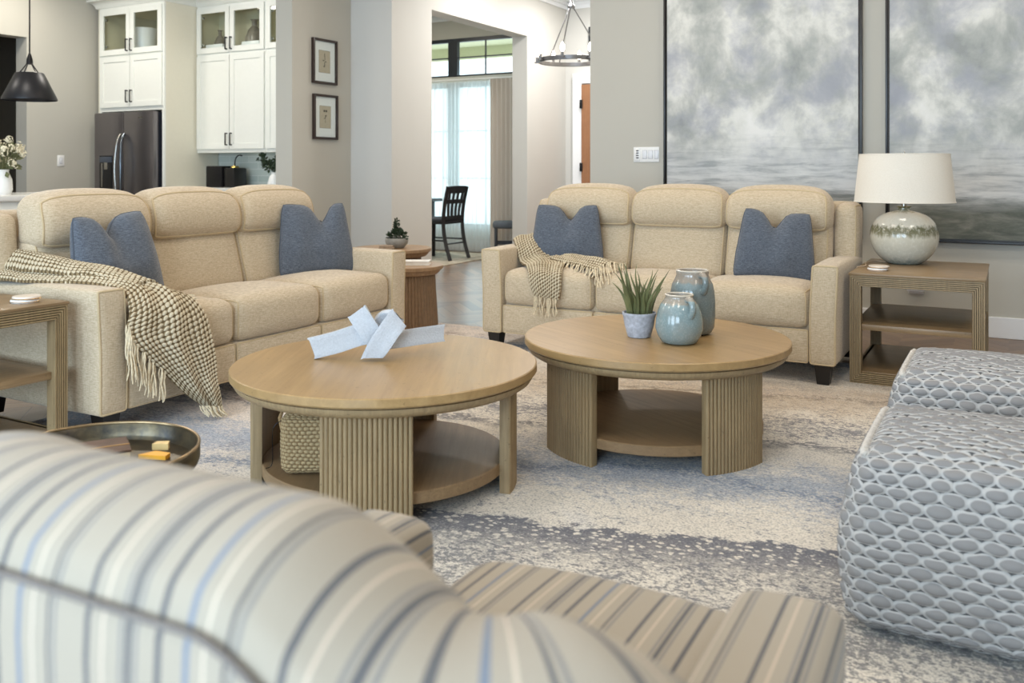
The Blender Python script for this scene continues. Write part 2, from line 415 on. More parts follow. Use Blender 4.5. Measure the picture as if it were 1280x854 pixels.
def tag(o, label, cat, group=None, kind=None):
    o['label'] = label; o['category'] = cat
    if group: o['group'] = group
    if kind: o['kind'] = kind
    return o
def thing(name, label, cat, loc=(0, 0, 0), rz=0, group=None):
    o = bpy.data.objects.new(name, None); COL.objects.link(o); o.empty_display_size = .1
    o.location = loc; o.rotation_euler = (0, 0, rz); return tag(o, label, cat, group)
def kids(o): return [c for c in bpy.data.objects if c.parent == o]
def dup(root, loc, rz, label, group=None):
    def rec(o, par):
        c = o.copy(); COL.objects.link(c)
        if par: c.parent = par; c.matrix_parent_inverse = o.matrix_parent_inverse
        for k in kids(o): rec(k, c)
        return c
    r = rec(root, None); r.location = loc; r.rotation_euler = (0, 0, rz); r['label'] = label
    if group: r['group'] = group
    return r
def struct(name, mb, mat, smooth=False, parent=None):
    o = mb.build(name, mat, parent, smooth); 
    if not parent: o['kind'] = 'structure'
    return o
def Tm(x=0, y=0, z=0, rx=0, ry=0, rz=0, sc=None):
    m = Matrix.Translation((x, y, z)) @ Matrix.Rotation(rz, 4, 'Z') @ Matrix.Rotation(ry, 4, 'Y') @ Matrix.Rotation(rx, 4, 'X')
    if sc: m = m @ Matrix.Diagonal((sc[0], sc[1], sc[2], 1))
    return m

def cat(P, n):
    """Catmull-Rom through list of vectors -> n samples"""
    P = [Vector(p) for p in P]; out = []; m = len(P)-1
    for k in range(n):
        t = k/(n-1)*m; i = min(int(t), m-1); f = t-i
        p0 = P[max(i-1, 0)]; p1 = P[i]; p2 = P[i+1]; p3 = P[min(i+2, m)]
        out.append(.5*((2*p1)+(p2-p0)*f+(2*p0-5*p1+4*p2-p3)*f*f+(3*p1-p0-3*p2+p3)*f**3))
    return out

def cushmap(w, d, h, r, bulge):
    H = (w/2, d/2, h/2)
    def f(p):
        q = [p[i]*H[i] for i in range(3)]; inn = [max(-(H[i]-r), min(H[i]-r, q[i])) for i in range(3)]
        dv = Vector((q[0]-inn[0], q[1]-inn[1], q[2]-inn[2]))
        if dv.length > 1e-9: dv = dv.normalized()*r
        s = Vector(inn)+dv; n = [s[i]/H[i] for i in range(3)]
        s.x += bulge[0]*n[0]*(1-n[1]**2)*(1-n[2]**2)
        s.y += bulge[1]*n[1]*(1-n[0]**2)*(1-n[2]**2)
        s.z += bulge[2]*n[2]*(1-n[0]**2)*(1-n[1]**2)
        return s
    return f

def cushion(mb, w, d, h, r=.04, bulge=(.0, .02, .02), n=14, post=None, M=None, weave=None, uvoff=(0, 0)):
    f = cushmap(w, d, h, r, bulge); key = {}; vs = []; fs = []; us = []
    if isinstance(n, int): n = (n, n, n)
    def ts(k): return [math.sin((2*i/k-1)*PI/2) if not weave else (2*i/k-1) for i in range(k+1)]
    T = [ts(k) for k in n]; H = (w/2, d/2, h/2)
    for ax in range(3):
        a1, a2 = [(1, 2), (0, 2), (0, 1)][ax]
        for sg in (-1, 1):
            idx = {}
            for i, u in enumerate(T[a1]):
                for j, v in enumerate(T[a2]):
                    p = [0, 0, 0]; p[ax] = sg; p[a1] = u; p[a2] = v
                    kk = tuple(round(c, 5) for c in p)
                    if kk not in key:
                        s = f(p)
                        if weave:
                            cu, cv, amp = weave
                            U = (u*H[a1])/cu; V = (v*H[a2])/cv; row = math.floor(V)
                            fu = ((U+.5*(abs(row) % 2)) % 1)*2-1; fv = (V % 1)*2-1
                            m = max(0, 1-fu*fu-fv*fv)
                            ed = min(1, (1-abs(u))*8)*min(1, (1-abs(v))*8)
                            nn = Vector([0, 0, 0]); nn[ax] = sg
                            s = s+nn*amp*(math.sqrt(m)*1.0)*ed
                        if post: s = Vector(post(s))
                        key[kk] = len(vs); vs.append(s[:])
                    idx[i, j] = key[kk]
            for i in range(n[a1]):
                for j in range(n[a2]):
                    q = [(i, j), (i+1, j), (i+1, j+1), (i, j+1)]
                    flip = (sg < 0) ^ (ax == 1)
                    if flip: q = q[::-1]
                    fs.append(tuple(idx[k] for k in q))
                    us.append([(T[a1][a]*H[a1]+uvoff[0], T[a2][b]*H[a2]+uvoff[1]) for a, b in q])
    mb.add(vs, fs, us, M); return f

def pipe_loop(mb, f, face, r=.0055, n=10, post=None, M=None, inset=1.0):
    """piping round the border of one face (axis, sign) of a cushion"""
    ax, sg = face; a1, a2 = [(1, 2), (0, 2), (0, 1)][ax]
    T = [math.sin((2*i/n-1)*PI/2) for i in range(n)]
    pts = []
    for (fx, sgn, rev) in ((a1, -1, 0), (a2, 1, 0), (a1, 1, 1), (a2, -1, 1)):
        for t in T:
            p = [0, 0, 0]; p[ax] = sg
            p[fx] = sgn; p[a2 if fx == a1 else a1] = -t if rev else t
            s = f(p)
            if post: s = Vector(post(s))
            pts.append(s)
    mb.tube(pts, r, 8, closed=True, M=M)

# ================================================================== SETTING
CEILZ = 3.3
def wallbox(name, x0, x1, y0, y1, z0=0, z1=CEILZ, mat=None):
    return struct(name, MB().box(x0, x1, y0, y1, z0, z1), mat or WALL)
struct('floor', MB().box(-13, 4.2, -3.2, 10.7, -.1, 0), FLOOR)
struct('ceiling', MB().box(-13, 4.2, -3.2, 10.7, CEILZ, CEILZ+.1), CEIL)
wallbox('wall_right', -3.02, 4.0, 6.78, 6.98)
wallbox('wall_foyer_right', -3.02, -2.82, 6.98, 10.45)
wallbox('wall_entry', -5.2, 4.0, 10.45, 10.65, 0, CEILZ, WALL_LIT)
wallbox('wall_opening_far', -5.2, -5.0, 9.39, 10.45, 0, CEILZ, WALL_LIT)
wallbox('wall_opening_header', -5.2, -5.0, 7.38, 9.39, 2.706, CEILZ, WALL_LIT)
struct('wall_pillar', MB().box(-5.2, -5.0, 6.72, 7.38, 0, CEILZ).box(-5.67, -5.2, 6.72, 7.66, 0, CEILZ), WALL_LIT)
wallbox('wall_picture', -5.67, -5.48, 5.92, 6.72)
wallbox('wall_kitchen', -9.55, -5.67, 7.56, 7.66)
struct('wall_left', MB().box(-9.54, -9.35, 5.97, 10.65, 0, CEILZ).box(-9.54, -9.35, 4.9, 5.97, 2.56, CEILZ).box(-9.54, -9.35, -3.2, 4.9, 0, CEILZ), WALL)
struct('wall_hall', MB().box(-11.2, -11.1, 3.5, 7.5, 0, CEILZ).box(-11.1, -9.54, 7.4, 7.5, 0, CEILZ).box(-11.1, -9.54, 3.5, 3.6, 0, CEILZ), simple('hall_paint_dim', srgb(120, 112, 98), .8, var=.03))  # hall walls coloured darker, painting in the dimness of the unlit room
wallbox('wall_side', 4.0, 4.2, -3.2, 6.98)
# wall behind the camera with three tall window openings
struct('wall_back', MB().box(-9.54, 4.2, -3.2, -3.0, 2.75, CEILZ).box(-9.54, 4.2, -3.2, -3.0, 0, .35)
       .box(-9.54, -6.2, -3.2, -3.0, .35, 2.75).box(-4.3, -3.7, -3.2, -3.0, .35, 2.75).box(-1.6, -1.0, -3.2, -3.0, .35, 2.75).box(1.1, 4.2, -3.2, -3.0, .35, 2.75), WALL)
for n, (a, b) in enumerate(((-6.2, -4.3), (-3.7, -1.6), (-1.0, 1.1))):
    m = MB(); m.box(a, a+.06, -3.15, -3.05, .35, 2.75).box(b-.06, b, -3.15, -3.05, .35, 2.75).box(a, b, -3.15, -3.05, .35, .41).box(a, b, -3.15, -3.05, 2.69, 2.75)
    m.box((a+b)/2-.02, (a+b)/2+.02, -3.13, -3.07, .35, 2.75)
    struct('window_%d' % (n+2), m, TRIM)
# dining room window wall
WX0, WX1 = -8.2, -5.78
struct('wall_window', MB().box(-9.55, WX0, 10.45, 10.65, 0, CEILZ).box(WX1, -5.2, 10.45, 10.65, 0, CEILZ)
       .box(WX0, WX1, 10.45, 10.65, 2.93, CEILZ).box(WX0, WX1, 10.45, 10.65, 0, .35).box(WX0, WX1, 10.45, 10.65, 2.30, 2.40), WALL)
m = MB()
for z0, z1 in ((2.40, 2.93), (.35, 2.30)):
    m.box(WX0, WX1, 10.46, 10.52, z1-.05, z1).box(WX0, WX1, 10.46, 10.52, z0, z0+.025)
    m.box(WX0, WX0+.03, 10.46, 10.52, z0, z1).box(WX1-.012, WX1, 10.46, 10.52, z0, z1)
    m.box(-6.81, -6.66, 10.455, 10.52, z0, z1)
    nb = [z0+(z1-z0)*.5] if z0 > 2 else [z0+.65, z0+1.3]
    for zz in nb: m.box(WX0, WX1, 10.475, 10.495, zz-.008, zz+.008)
    for xx in (-7.9, -7.35, -6.22): m.box(xx-.008, xx+.008, 10.475, 10.495, z0, z1)
w1 = struct('window_1', m, simple('window_frame_dark', srgb(24, 30, 38), .4))
gm = MB(); gm.box(WX0, WX1, 10.483, 10.487, 2.40, 2.93); gm.box(WX0, WX1, 10.483, 10.487, .35, 2.30)
gm.build('glass_pane', GLASS, w1, False)
# outside: a pale soffit, a brick-coloured wall and greenery seen through the transom
ob = struct('ceiling_porch', MB().box(-9.5, -4.0, 10.7, 11.9, 3.02, 3.10).box(-9.5, -4.0, 11.85, 11.95, 2.84, 3.10), simple('soffit_paint', srgb(214, 212, 176), .8, var=.03))
# trims
def bb(name, x0, x1, y0, y1, h=.14): struct(name, MB().box(x0, x1, y0, y1, 0, h, .004), TRIM)
bb('baseboard_right', -3.03, 4.0, 6.762, 6.78); bb('baseboard_entry', -5.0, -3.55, 10.432, 10.45)
bb('baseboard_pillar', -5.5, -4.985, 6.702, 6.72); bb('baseboard_opening', -5.0, -4.985, 6.72, 7.37)
bb('baseboard_far', -5.0, -4.985, 9.40, 10.43); bb('baseboard_picture', -5.48, -5.465, 5.91, 6.70)
bb('baseboard_window', -9.3, -5.2, 10.432, 10.45)
m = MB()
for i, (o, h0, h1) in enumerate(((.02, .12, .0), (.05, .07, .0), (.08, .035, .0))):
    m.box(-5.0, -3.02, 10.45-o, 10.45, CEILZ-h0, CEILZ).box(-5.0, -5.0+o, 7.0, 10.45, CEILZ-h0, CEILZ)
    m.box(-9.3, -5.2, 10.45-o, 10.45, CEILZ-h0, CEILZ)
struct('trim_1', m, TRIM)
# switch plates, outlet
def plate(name, label, x, y, z, w, h, rz, gangs, remote=False):
    t = thing(name, label, 'switch', (x, y, z), rz)
    MB().box(-w/2, w/2, -.006, 0, -h/2, h/2, .002).build('plate', WHITE, t)
    g0 = -w/2+(.07 if remote else 0); gw = (w/2-g0)/gangs
    for i in range(gangs):
        cx = g0+gw*(i+.5)
        MB().box(cx-.017, cx+.017, -.010, -.006, -.032, .032, .002).build('rocker', simple('rocker_white', srgb(226, 228, 232), .3, var=.01), t)
        MB().box(cx-.019, cx+.019, -.0065, -.0055, -.034, .034).build('gap_line', simple('gap_grey', srgb(150, 152, 156), .5), t)
    if remote:
        MB().box(-w/2+.015, -w/2+.055, -.012, -.006, -.05, .05, .003).build('remote_pad', WHITE, t)
        m = MB()
        for k in range(4): m.box(-w/2+.024, -w/2+.046, -.014, -.012, .026-k*.019, .036-k*.019, .001)
        m.build('buttons', simple('button_grey', srgb(70, 70, 74), .5), t)
plate('light_switch', 'white three-gang switch plate with small remote on right wall beside painting', -2.53, 6.78, 1.24, .215, .12, 0, 3, True)
plate('light_switch', 'white single switch plate on the kitchen wall left of the refrigerator', -9.35, 6.37, 1.22, .085, .125, PI/2, 1)
t = thing('wall_outlet', 'white outlet plate with adapter low on wall behind the end table', 'outlet', (-.56, 6.78, .30))
MB().box(-.05, .05, -.006, 0, -.04, .04, .002).build('plate', WHITE, t); MB().box(-.055, .055, -.05, -.006, -.02, .02, .004).build('adapter', simple('adapter_grey', srgb(205, 205, 208), .4), t)
# front door in the foyer
DX = -4.75
t = struct('door_1', MB().box(DX, DX+.95, 10.385, 10.43, 0, 2.2, .003).box(DX+.12, DX+.83, 10.378, 10.385, 1.2, 2.05, .003).box(DX+.12, DX+.83, 10.378, 10.385, .2, 1.05, .003), m_wood('door_wood', srgb(140, 96, 64), srgb(164, 116, 80), .5))
for z in (.35, 1.15, 1.95): MB().box(DX-.016, DX+.02, 10.362, 10.385, z-.055, z+.055, .003).build('hinge', BLACKM, t)
struct('trim_2', MB().box(DX-.13, DX-.005, 10.40, 10.45, 0, 2.213, .003).box(DX-.13, DX+1.1, 10.40, 10.45, 2.215, 2.34, .003), TRIM)
m = MB(); m.box(-4.66, -3.9, 10.41, 10.45, 2.50, 2.93).box(-4.60, -3.96, 10.405, 10.41, 2.55, 2.88)
struct('window_5', m, simple('window_frame_dark', srgb(24, 30, 38), .4))
# ================================================================== RUGS
def rug(name, label, x0, x1, y0, y1, mat, th=.012):
    m = MB(); cushion(m, x1-x0, y1-y0, th, .005, (0, 0, 0), (40, 40, 4))
    o = m.build(name, mat, None, loc=((x0+x1)/2, (y0+y1)/2, th/2+.0005)); tag(o, label, 'rug'); return o
rug('area_rug', 'large abstract area rug in cream, grey and blue under the coffee tables', -3.76, 1.3, .5, 5.42, RUG)
t = NT('dining_rug'); p = t.pos(); n = t.noise(p, 6, 5, .7)
t.base(t.ramp(n, [(.35, srgb(150, 140, 122)), (.6, srgb(196, 186, 168))]), .95)
rug('dining_rug', 'beige faded rug under the dining chair in the far room', -9.0, -5.72, 7.9, 10.2, t.m, .01)

# ================================================================== SOFAS
L = 2.09; AW = .135; SWD = (L-2*AW)/3
def make_sofa(name, label, loc, rz):
    t = thing(name, label, 'sofa', loc, rz, None)
    # arms
    for s in (-1, 1):
        def post(p, s=s):
            z = p.z; k = max(0, (z-.0)/.25)
            x = p.x + s*.012*max(0, k)              # slight outward flare
            yy = p.y
            if z > 0: z -= .020*((p.y+.43)/.86)**2*1.0*(1 if p.y > 0 else 0)
            return Vector((x, yy, z))
        m = MB(); M = Tm(s*(L/2-AW/2), .43, .3725)
        f = cushion(m, AW, .86, .515, .022, (.006, .006, .006), (8, 18, 12), post)
        m2 = MB(); m2.M = M; m2.v = []; 
        m3 = MB(); m3.add([M @ v for v in m.v], m.f); arm = m3.build('arm', SOFA, t)
        pm = MB(); pm.M = M; pipe_loop(pm, f, (1, -1), .0055, 12, post); 
        pm.build('arm_piping', PIPE, arm)
    # base rail and outer back
    MB().box(-L/2+AW-.01, L/2-AW+.01, .06, .80, .13, .34, .015, 3).build('base_rail', SOFA, t)
    def rake(p):
        z = p.z+.60-.2; return Vector((p.x, p.y+max(0, z)*.10, p.z))
    m = MB(); m.M = Tm(0, .86, .53); f = cushion(m, L-.02, .15, .80, .05, (0, .01, 0), (24, 6, 12), rake)
    ob = m.build('outer_back', SOFA, t)
    for i in range(3):
        cx = -L/2+AW+SWD*(i+.5)
        # footrest front panel
        m = MB(); m.M = Tm(cx, .045, .205); f = cushion(m, SWD-.006, .07, .175, .016, (0, .008, 0), (14, 4, 8)); 
        o = m.build('front_panel', SOFA, t); pm = MB(); pm.M = m.M; pipe_loop(pm, f, (1, -1), .004); pm.build('panel_piping', PIPE, o)
        # seat cushion
        def sp(p):
            z = p.z
            if z > 0: z += .012*(1-(p.x/(SWD/2))**2) - .030*max(0, (p.y)/.30)
            return Vector((p.x, p.y, z))
        m = MB(); m.M = Tm(cx, .305, .395); f = cushion(m, SWD-.004, .60, .215, .058, (.004, .024, .018), (18, 18, 12), sp)
        o = m.build('seat_cushion', SOFA, t)
        for sx in (-1, 1):
            pm = MB(); pm.M = m.M
            pts = [Vector(sp(f([sx, y, 1]))) for y in [1-2*k/14 for k in range(15)]]+[Vector(sp(f([sx, -1, z]))) for z in [1-2*k/8 for k in range(1, 9)]]
            pm.tube(pts, .004, 6)
            pm.build('seat_piping', PIPE, o)
        # lower back cushion
        def lb(p): return Vector((p.x, p.y+(p.z+.15)*.28, p.z))
        m = MB(); m.M = Tm(cx, .66, .635); f = cushion(m, SWD-.004, .20, .36, .05, (.002, .026, .01), (16, 8, 14), lb)
        o = m.build('back_cushion', SOFA, t); pm = MB(); pm.M = m.M; pipe_loop(pm, f, (1, -1), .0045, 12, lb); pm.build('back_piping', PIPE, o)
        # headrest
        def hb(p):
            k = (p.z+.13)/.26; x = p.x*(1-.10*max(0, k-.55)**2*2) if k > .55 else p.x
            z = p.z-.035*abs(p.x/(SWD/2))**4*max(0, k)
            return Vector((x, p.y+k*.035-.03*math.sin(min(1, max(0, k))*PI), z))
        m = MB(); m.M = Tm(cx, .70, .885); f = cushion(m, SWD+.006, .22, .262, .07, (.004, .014, .014), (22, 12, 16), hb)
        o = m.build('headrest', SOFA, t); pm = MB(); pm.M = m.M; pipe_loop(pm, f, (1, -1), .0055, 14, hb)
        pm.build('headrest_piping', PIPE, o)
    for sx in (-1, 1):
        for y in (.06, .84):
            m = MB(); x = sx*(L/2-.07)
            vs = [(x+a*.030, y+b*.030, .014) for a, b in ((-1, -1), (1, -1), (1, 1), (-1, 1))]+[(x+a*.042, y+b*.042, .125) for a, b in ((-1, -1), (1, -1), (1, 1), (-1, 1))]
            m.add(vs, [(3, 2, 1, 0), (4, 5, 6, 7), (0, 1, 5, 4), (1, 2, 6, 5), (2, 3, 7, 6), (3, 0, 4, 7)]); m.build('foot', BLACKW, t, False)
        # side wing of the back
        m = MB(); m.M = Tm(sx*(L/2-.066), .80, .685)
        f = cushion(m, .135, .24, .475, .050, (.005, 0, 0), (6, 8, 12), rake); o = m.build('back_wing', SOFA, t)
        pm = MB(); pm.M = m.M; pipe_loop(pm, f, (0, sx), .0045, 10, rake); pm.build('wing_piping', PIPE, o)
    return t
S1 = (-3.206, 3.40, 0); S2 = (-1.81, 4.77, 0)
make_sofa('reclining_sofa', 'cream three-seat sofa on the left with knit throw over its near arm', S1, PI/2)
make_sofa('reclining_sofa', 'cream three-seat sofa standing before the large paintings beside the lamp table', S2, 0)

# ------------------------------------------------------------------ pillows
def make_pillow(label, loc, yaw, lean, roll=0, s=.45, chop=.09, chopx=0., th=.15, seed=0):
    t = thing('throw_pillow', label, 'pillow', loc, yaw); n = 30
    R = Matrix.Rotation(roll, 4, 'Y'); A = Matrix.Rotation(-lean, 4, 'X')
    def pt(u, v, side):
        x = s/2*u*(1-.07*(1-v*v)**1.0); z = s/2*v*(1-.06*(1-u*u))
        T = th/2*((1-u*u)*(1-v*v))**.42
        up = max(0, (v+.35)/1.35)
        gsh = math.exp(-((u-chopx)/.26)**2)
        z -= chop*gsh*up**2; T *= (1-.55*gsh*up)
        x *= 1-.20*up**1.3
        wr = noise.noise(Vector((u*2.2+seed, v*2.2, side*3.1+seed)))*.012*(1-u*u)*(1-v*v)
        dv = 0.006*math.sin(6*u+seed)*(1-u*u)
        y = side*(T+wr)+dv
        y += -.02*up*(abs(u))**2
        kc = 1-.05*(u*u*v*v)**3
        p = Vector((x*1.07*kc, y, z*.94*kc))
        p = R @ p; p.z += s*.47; p = A @ p
        return p
    m = MB()
    for side in (-1, 1):
        q = lambda i, j: pt(math.sin((2*i-1)*PI/2), math.sin((2*j-1)*PI/2), side)
        vs = [q(i/n, j/n) for i in range(n+1) for j in range(n+1)]; fs = []
        for i in range(n):
            for j in range(n):
                f = (i*(n+1)+j, (i+1)*(n+1)+j, (i+1)*(n+1)+j+1, i*(n+1)+j+1); fs.append(f if side < 0 else f[::-1])
        m.add([v[:] for v in vs], fs)
    m.build('pillow_body', BLUE, t)
    ring = []
    for (a, b, c, d) in ((-1, -1, 1, -1), (1, -1, 1, 1), (1, 1, -1, 1), (-1, 1, -1, -1)):
        for k in range(14):
            f = k/14; u = a+(c-a)*f; v = b+(d-b)*f; ring.append(pt(max(-.999, min(.999, u)), max(-.999, min(.999, v)), 1)*.5+pt(max(-.999, min(.999, u)), max(-.999, min(.999, v)), -1)*.5)
    MB().tube(ring, .0045, 6, closed=True).build('piping', BLUEP, t)
    return t
make_pillow('slate blue pillow beside the knit throw, leaning on left sofa near end', (-3.60, 2.77, .485), PI/2+.08, .26, -.04, .47, .10, -.1, .20, 1)
make_pillow('slate blue pillow with deep notch at the far arm of the left sofa', (-3.60, 4.12, .49), PI/2-.42, .24, 0, .465, .115, .25, .15, 2)
make_pillow('slate blue notched pillow above the fringed throw on the right sofa', (-2.47, 5.17, .475), .32, .22, 0, .455, .10, .1, .15, 3)
make_pillow('slate blue pillow against the sofa arm nearest the table lamp', (-1.13, 5.09, .500), .40, .28, .10, .425, .10, -.05, .17, 4)

# ------------------------------------------------------------------ throws
def sheet(mb, rows, nl, nw, sag=.0, fold=.012, nf=3, amp=.005, cu=THU, cv=THV, uo=0):
    Lc = cat([r[0] for r in rows], nl); Rc = cat([r[1] for r in rows], nl)
    Cc = cat([Vector((r[2] if len(r) > 2 else .0, 0, 0)) for r in rows], nl)
    P = []; plen = 0; lens = [0]
    for i in range(1, nl): plen += ((Lc[i]+Rc[i])/2-(Lc[i-1]+Rc[i-1])/2).length; lens.append(plen)
    base = []
    for i in range(nl):
        d = (Lc[min(i+1, nl-1)]+Rc[min(i+1, nl-1)]-Lc[max(i-1, 0)]-Rc[max(i-1, 0)]).normalized()
        acr = (Rc[i]-Lc[i]); w = acr.length; nn = acr.normalized().cross(d).normalized()
        if nn.dot(Vector((.6, -.5, .7))) < 0: nn = -nn
        row = []
        for j in range(nw):
            v = j/(nw-1)
            off = Cc[i].x*math.sin(v*PI)+fold*math.sin(v*nf*2*PI+i*.03)*math.sin(v*PI)+.006*noise.noise(Vector((v*3+uo, lens[i]*6, 0)))
            U = lens[i]/cu; V = v*w0(rows)/cv
            rw = math.floor(V); fu = ((U+.5*(abs(rw) % 2)) % 1)*2-1; fv = (V % 1)*2-1
            m = math.sqrt(max(0, 1-(fu+.75*fv)**2-fv*fv))
            row.append((Lc[i]+acr*v+nn*(off+amp*m), nn))
        base.append(row)
    W = w0(rows)
    top = [base[i][j][0] for i in range(nl) for j in range(nw)]
    bot = [base[i][j][0]-base[i][j][1]*.010 for i in range(nl) for j in range(nw)]
    fs = []; us = []
    for i in range(nl-1):
        for j in range(nw-1):
            f = (i*nw+j, (i+1)*nw+j, (i+1)*nw+j+1, i*nw+j+1)
            uvq = [(lens[i+a], (j+b)/(nw-1)*W) for a, b in ((0, 0), (1, 0), (1, 1), (0, 1))]
            fs.append(f); us.append(uvq)
            fs.append(tuple(k+nl*nw for k in f)[::-1]); us.append(uvq[::-1])
    N = nl*nw
    def edge(a, b, ua, ub): fs.append((a, b, b+N, a+N)); us.append([ua, ub, ub, ua])
    for j in range(nw-1):
        edge(j, j+1, (0, j/nw*W), (0, (j+1)/nw*W)); edge((nl-1)*nw+j+1, (nl-1)*nw+j, (lens[-1], (j+1)/nw*W), (lens[-1], j/nw*W))
    for i in range(nl-1):
        edge((i+1)*nw, i*nw, (lens[i+1], 0), (lens[i], 0)); edge(i*nw+nw-1, (i+1)*nw+nw-1, (lens[i], W), (lens[i+1], W))
    mb.add([v[:] for v in top+bot], fs, us)
    return base
def w0(rows):
    return sum((r[1]-r[0]).length if isinstance(r[0], Vector) else (Vector(r[1])-Vector(r[0])).length for r in rows)/len(rows)
def fringe(par, pts, ln, rnd, r=.0032, drop=(0, 0, -1), spread=.012, per=3):
    for p in pts:
        mb = MB()
        for k in range(per):
            rr = rnd.uniform(-1, 1)*spread; d = Vector(drop); l = ln*rnd.uniform(.75, 1.1)
            side = Vector((rnd.uniform(-1, 1)*.25, rnd.uniform(-1, 1)*.25, 0))
            a = Vector(p)+Vector((rr, rr*.6, 0)); q = [a]
            for s in range(1, 7):
                f = s/6; w = Vector((math.sin(f*6+k*2)*.003, math.cos(f*5+k)*.003, 0))
                e = a+(d+side*f*.5)*l*f+w; e.z = max(e.z, .02); q.append(e)
            mb.tube(q, [r, r*1.2, r*1.05, r, r, r*1.25, r*.8], 5)
        mb.build('tassel', FRNG, par)
rn = random.Random(3)
tt = thing('throw_blanket', 'chunky knit throw draped over near arm of left sofa, reaching the floor', 'blanket', (0, 0, 0))
rows = [((-4.06, 2.34, .640), (-4.08, 2.58, .70), .02), ((-3.86, 2.335, .642), (-3.86, 2.60, .69), .03), ((-3.66, 2.36, .643), (-3.64, 2.61, .655), .025),
        ((-3.48, 2.42, .645), (-3.46, 2.65, .640), .022), ((-3.33, 2.47, .64), (-3.32, 2.71, .60), .018), ((-3.23, 2.49, .605), (-3.22, 2.80, .56), .02),
        ((-3.17, 2.47, .53), (-3.15, 2.84, .485), .02), ((-3.155, 2.45, .44), (-3.12, 2.86, .37), .02), ((-3.15, 2.52, .35), (-3.11, 2.87, .28), .02),
        ((-3.14, 2.62, .25), (-3.10, 2.87, .19), .02), ((-3.12, 2.71, .15), (-3.08, 2.87, .115), .015), ((-3.10, 2.78, .085), (-3.07, 2.87, .065), .01)]
m = MB(); B = sheet(m, rows, 330, 64, fold=.010, nf=2.5); m.build('knit_body', THROW, tt)
# a second fold of the same throw bunched along the arm
m = MB(); rows2 = [((-4.06, 2.42, .69), (-4.06, 2.57, .71), .05), ((-3.85, 2.40, .685), (-3.84, 2.58, .70), .06), ((-3.62, 2.43, .675), (-3.62, 2.60, .675), .045), ((-3.42, 2.50, .665), (-3.42, 2.66, .645), .03), ((-3.28, 2.58, .63), (-3.28, 2.72, .60), .02)]
sheet(m, rows2, 120, 40, fold=.006, nf=1, uo=5); m.build('knit_fold', THROW, tt)
fringe(tt, [B[i][0][0] for i in range(196, 268, 5)], .15, rn)
fringe(tt, [B[329][j][0] for j in range(4, 64, 9)], .055, rn, drop=(.3, .3, -.9))
fringe(tt, [B[i][63][0] for i in (150, 156)], .03, rn, drop=(.6, .5, -.2), per=2)

tt = thing('throw_blanket', 'chunky knit throw with two fringed ends over the right sofa far arm', 'blanket', (0, 0, 0))
X0 = -1.81
m = MB()
rowsA = [((-2.88, 5.36, .60), (-2.66, 5.48, .66), .03), ((-2.87, 5.20, .655), (-2.67, 5.36, .665), .035), ((-2.80, 5.08, .66), (-2.64, 5.22, .66), .03), ((-2.74, 5.00, .62), (-2.60, 5.16, .60), .025),
         ((-2.71, 4.98, .555), (-2.50, 5.10, .55), .02), ((-2.66, 4.93, .535), (-2.40, 5.0, .545), .015), ((-2.58, 4.83, .535), (-2.34, 4.86, .54), .01), ((-2.52, 4.745, .50), (-2.30, 4.745, .50), .01),
         ((-2.49, 4.715, .43), (-2.29, 4.715, .43), .01), ((-2.46, 4.71, .37), (-2.30, 4.71, .36), .01)]
A = sheet(m, rowsA, 240, 44, fold=.008, nf=1.5, uo=2); m.build('knit_body', THROW, tt)
m = MB(); rowsB = [((-2.52, 5.04, .56), (-2.42, 5.12, .57), .02), ((-2.36, 4.94, .555), (-2.28, 5.06, .565), .03), ((-2.22, 4.86, .55), (-2.12, 5.00, .565), .03), ((-2.10, 4.80, .54), (-1.98, 4.95, .56), .02)]
B2 = sheet(m, rowsB, 130, 34, fold=.008, nf=1.5, uo=9); m.build('knit_fold', THROW, tt)
fringe(tt, [A[239][j][0] for j in range(2, 44, 7)], .11, rn)
fringe(tt, [B2[i][0][0] for i in range(30, 130, 10)], .085, rn, drop=(.0, -.55, -.6))
fringe(tt, [B2[129][j][0] for j in range(0, 34, 5)], .15, rn, drop=(.35, -.6, -.7))

# ================================================================== COFFEE TABLES
def reed_leg(mb, r0, r1, half, z0, z1, nre=19):
    """curved panel with upright reeds on its outer face, centred on +x"""
    prof = []; sub = 6
    for k in range(nre*sub+1):
        f = k/(nre*sub); a = -half+2*half*f
        ph = (k % sub)/sub; bulge = math.sqrt(max(0, 1-(2*ph-1)**2)) if k % sub else 0
        r = r1-.0085+.0085*bulge**.7; prof.append((r*math.cos(a), r*math.sin(a)))
    inner = [(r0*math.cos(half-2*half*k/12), r0*math.sin(half-2*half*k/12)) for k in range(13)]
    mb.prism(prof+inner, z0, z1)
def make_table(label, loc, ang):
    t = thing('coffee_table', label, 'coffee table', loc, ang)
    R = .537; z = .437-.0125
    MB().lathe([(0, z), (R-.004, z), (R, z-.003), (R+.001, z-.026), (R-.003, z-.031), (R-.012, z-.032), (0, z-.032)], 128).build('tabletop', TABW, t, ang=30)
    MB().lathe([(0, z-.032), (R-.020, z-.032), (R-.020, z-.036), (R-.012, z-.038), (R-.013, z-.047), (R-.020, z-.058), (R-.034, z-.067), (R-.050, z-.070), (.40, z-.070), (0, z-.070)], 128).build('apron', TABL, t, ang=30)
    MB().lathe([(0, .060), (.424, .060), (.428, .063), (.428, .097), (.424, .10), (0, .10)][::-1], 96).build('shelf', TABS, t, ang=30)
    for k in range(4):
        m = MB(); m.M = Matrix.Rotation(k*PI/2, 4, 'Z'); reed_leg(m, .428, .466, math.radians(18.3), 0.0, z-.067); m.build('leg', TABL, t, ang=50)
    return t
x, y = sv(-.449, 3.2); C1 = (x, y, .0125)
ct = make_table('round oak coffee table holding the white knot sculpture, basket on its shelf', C1, math.radians(-61))
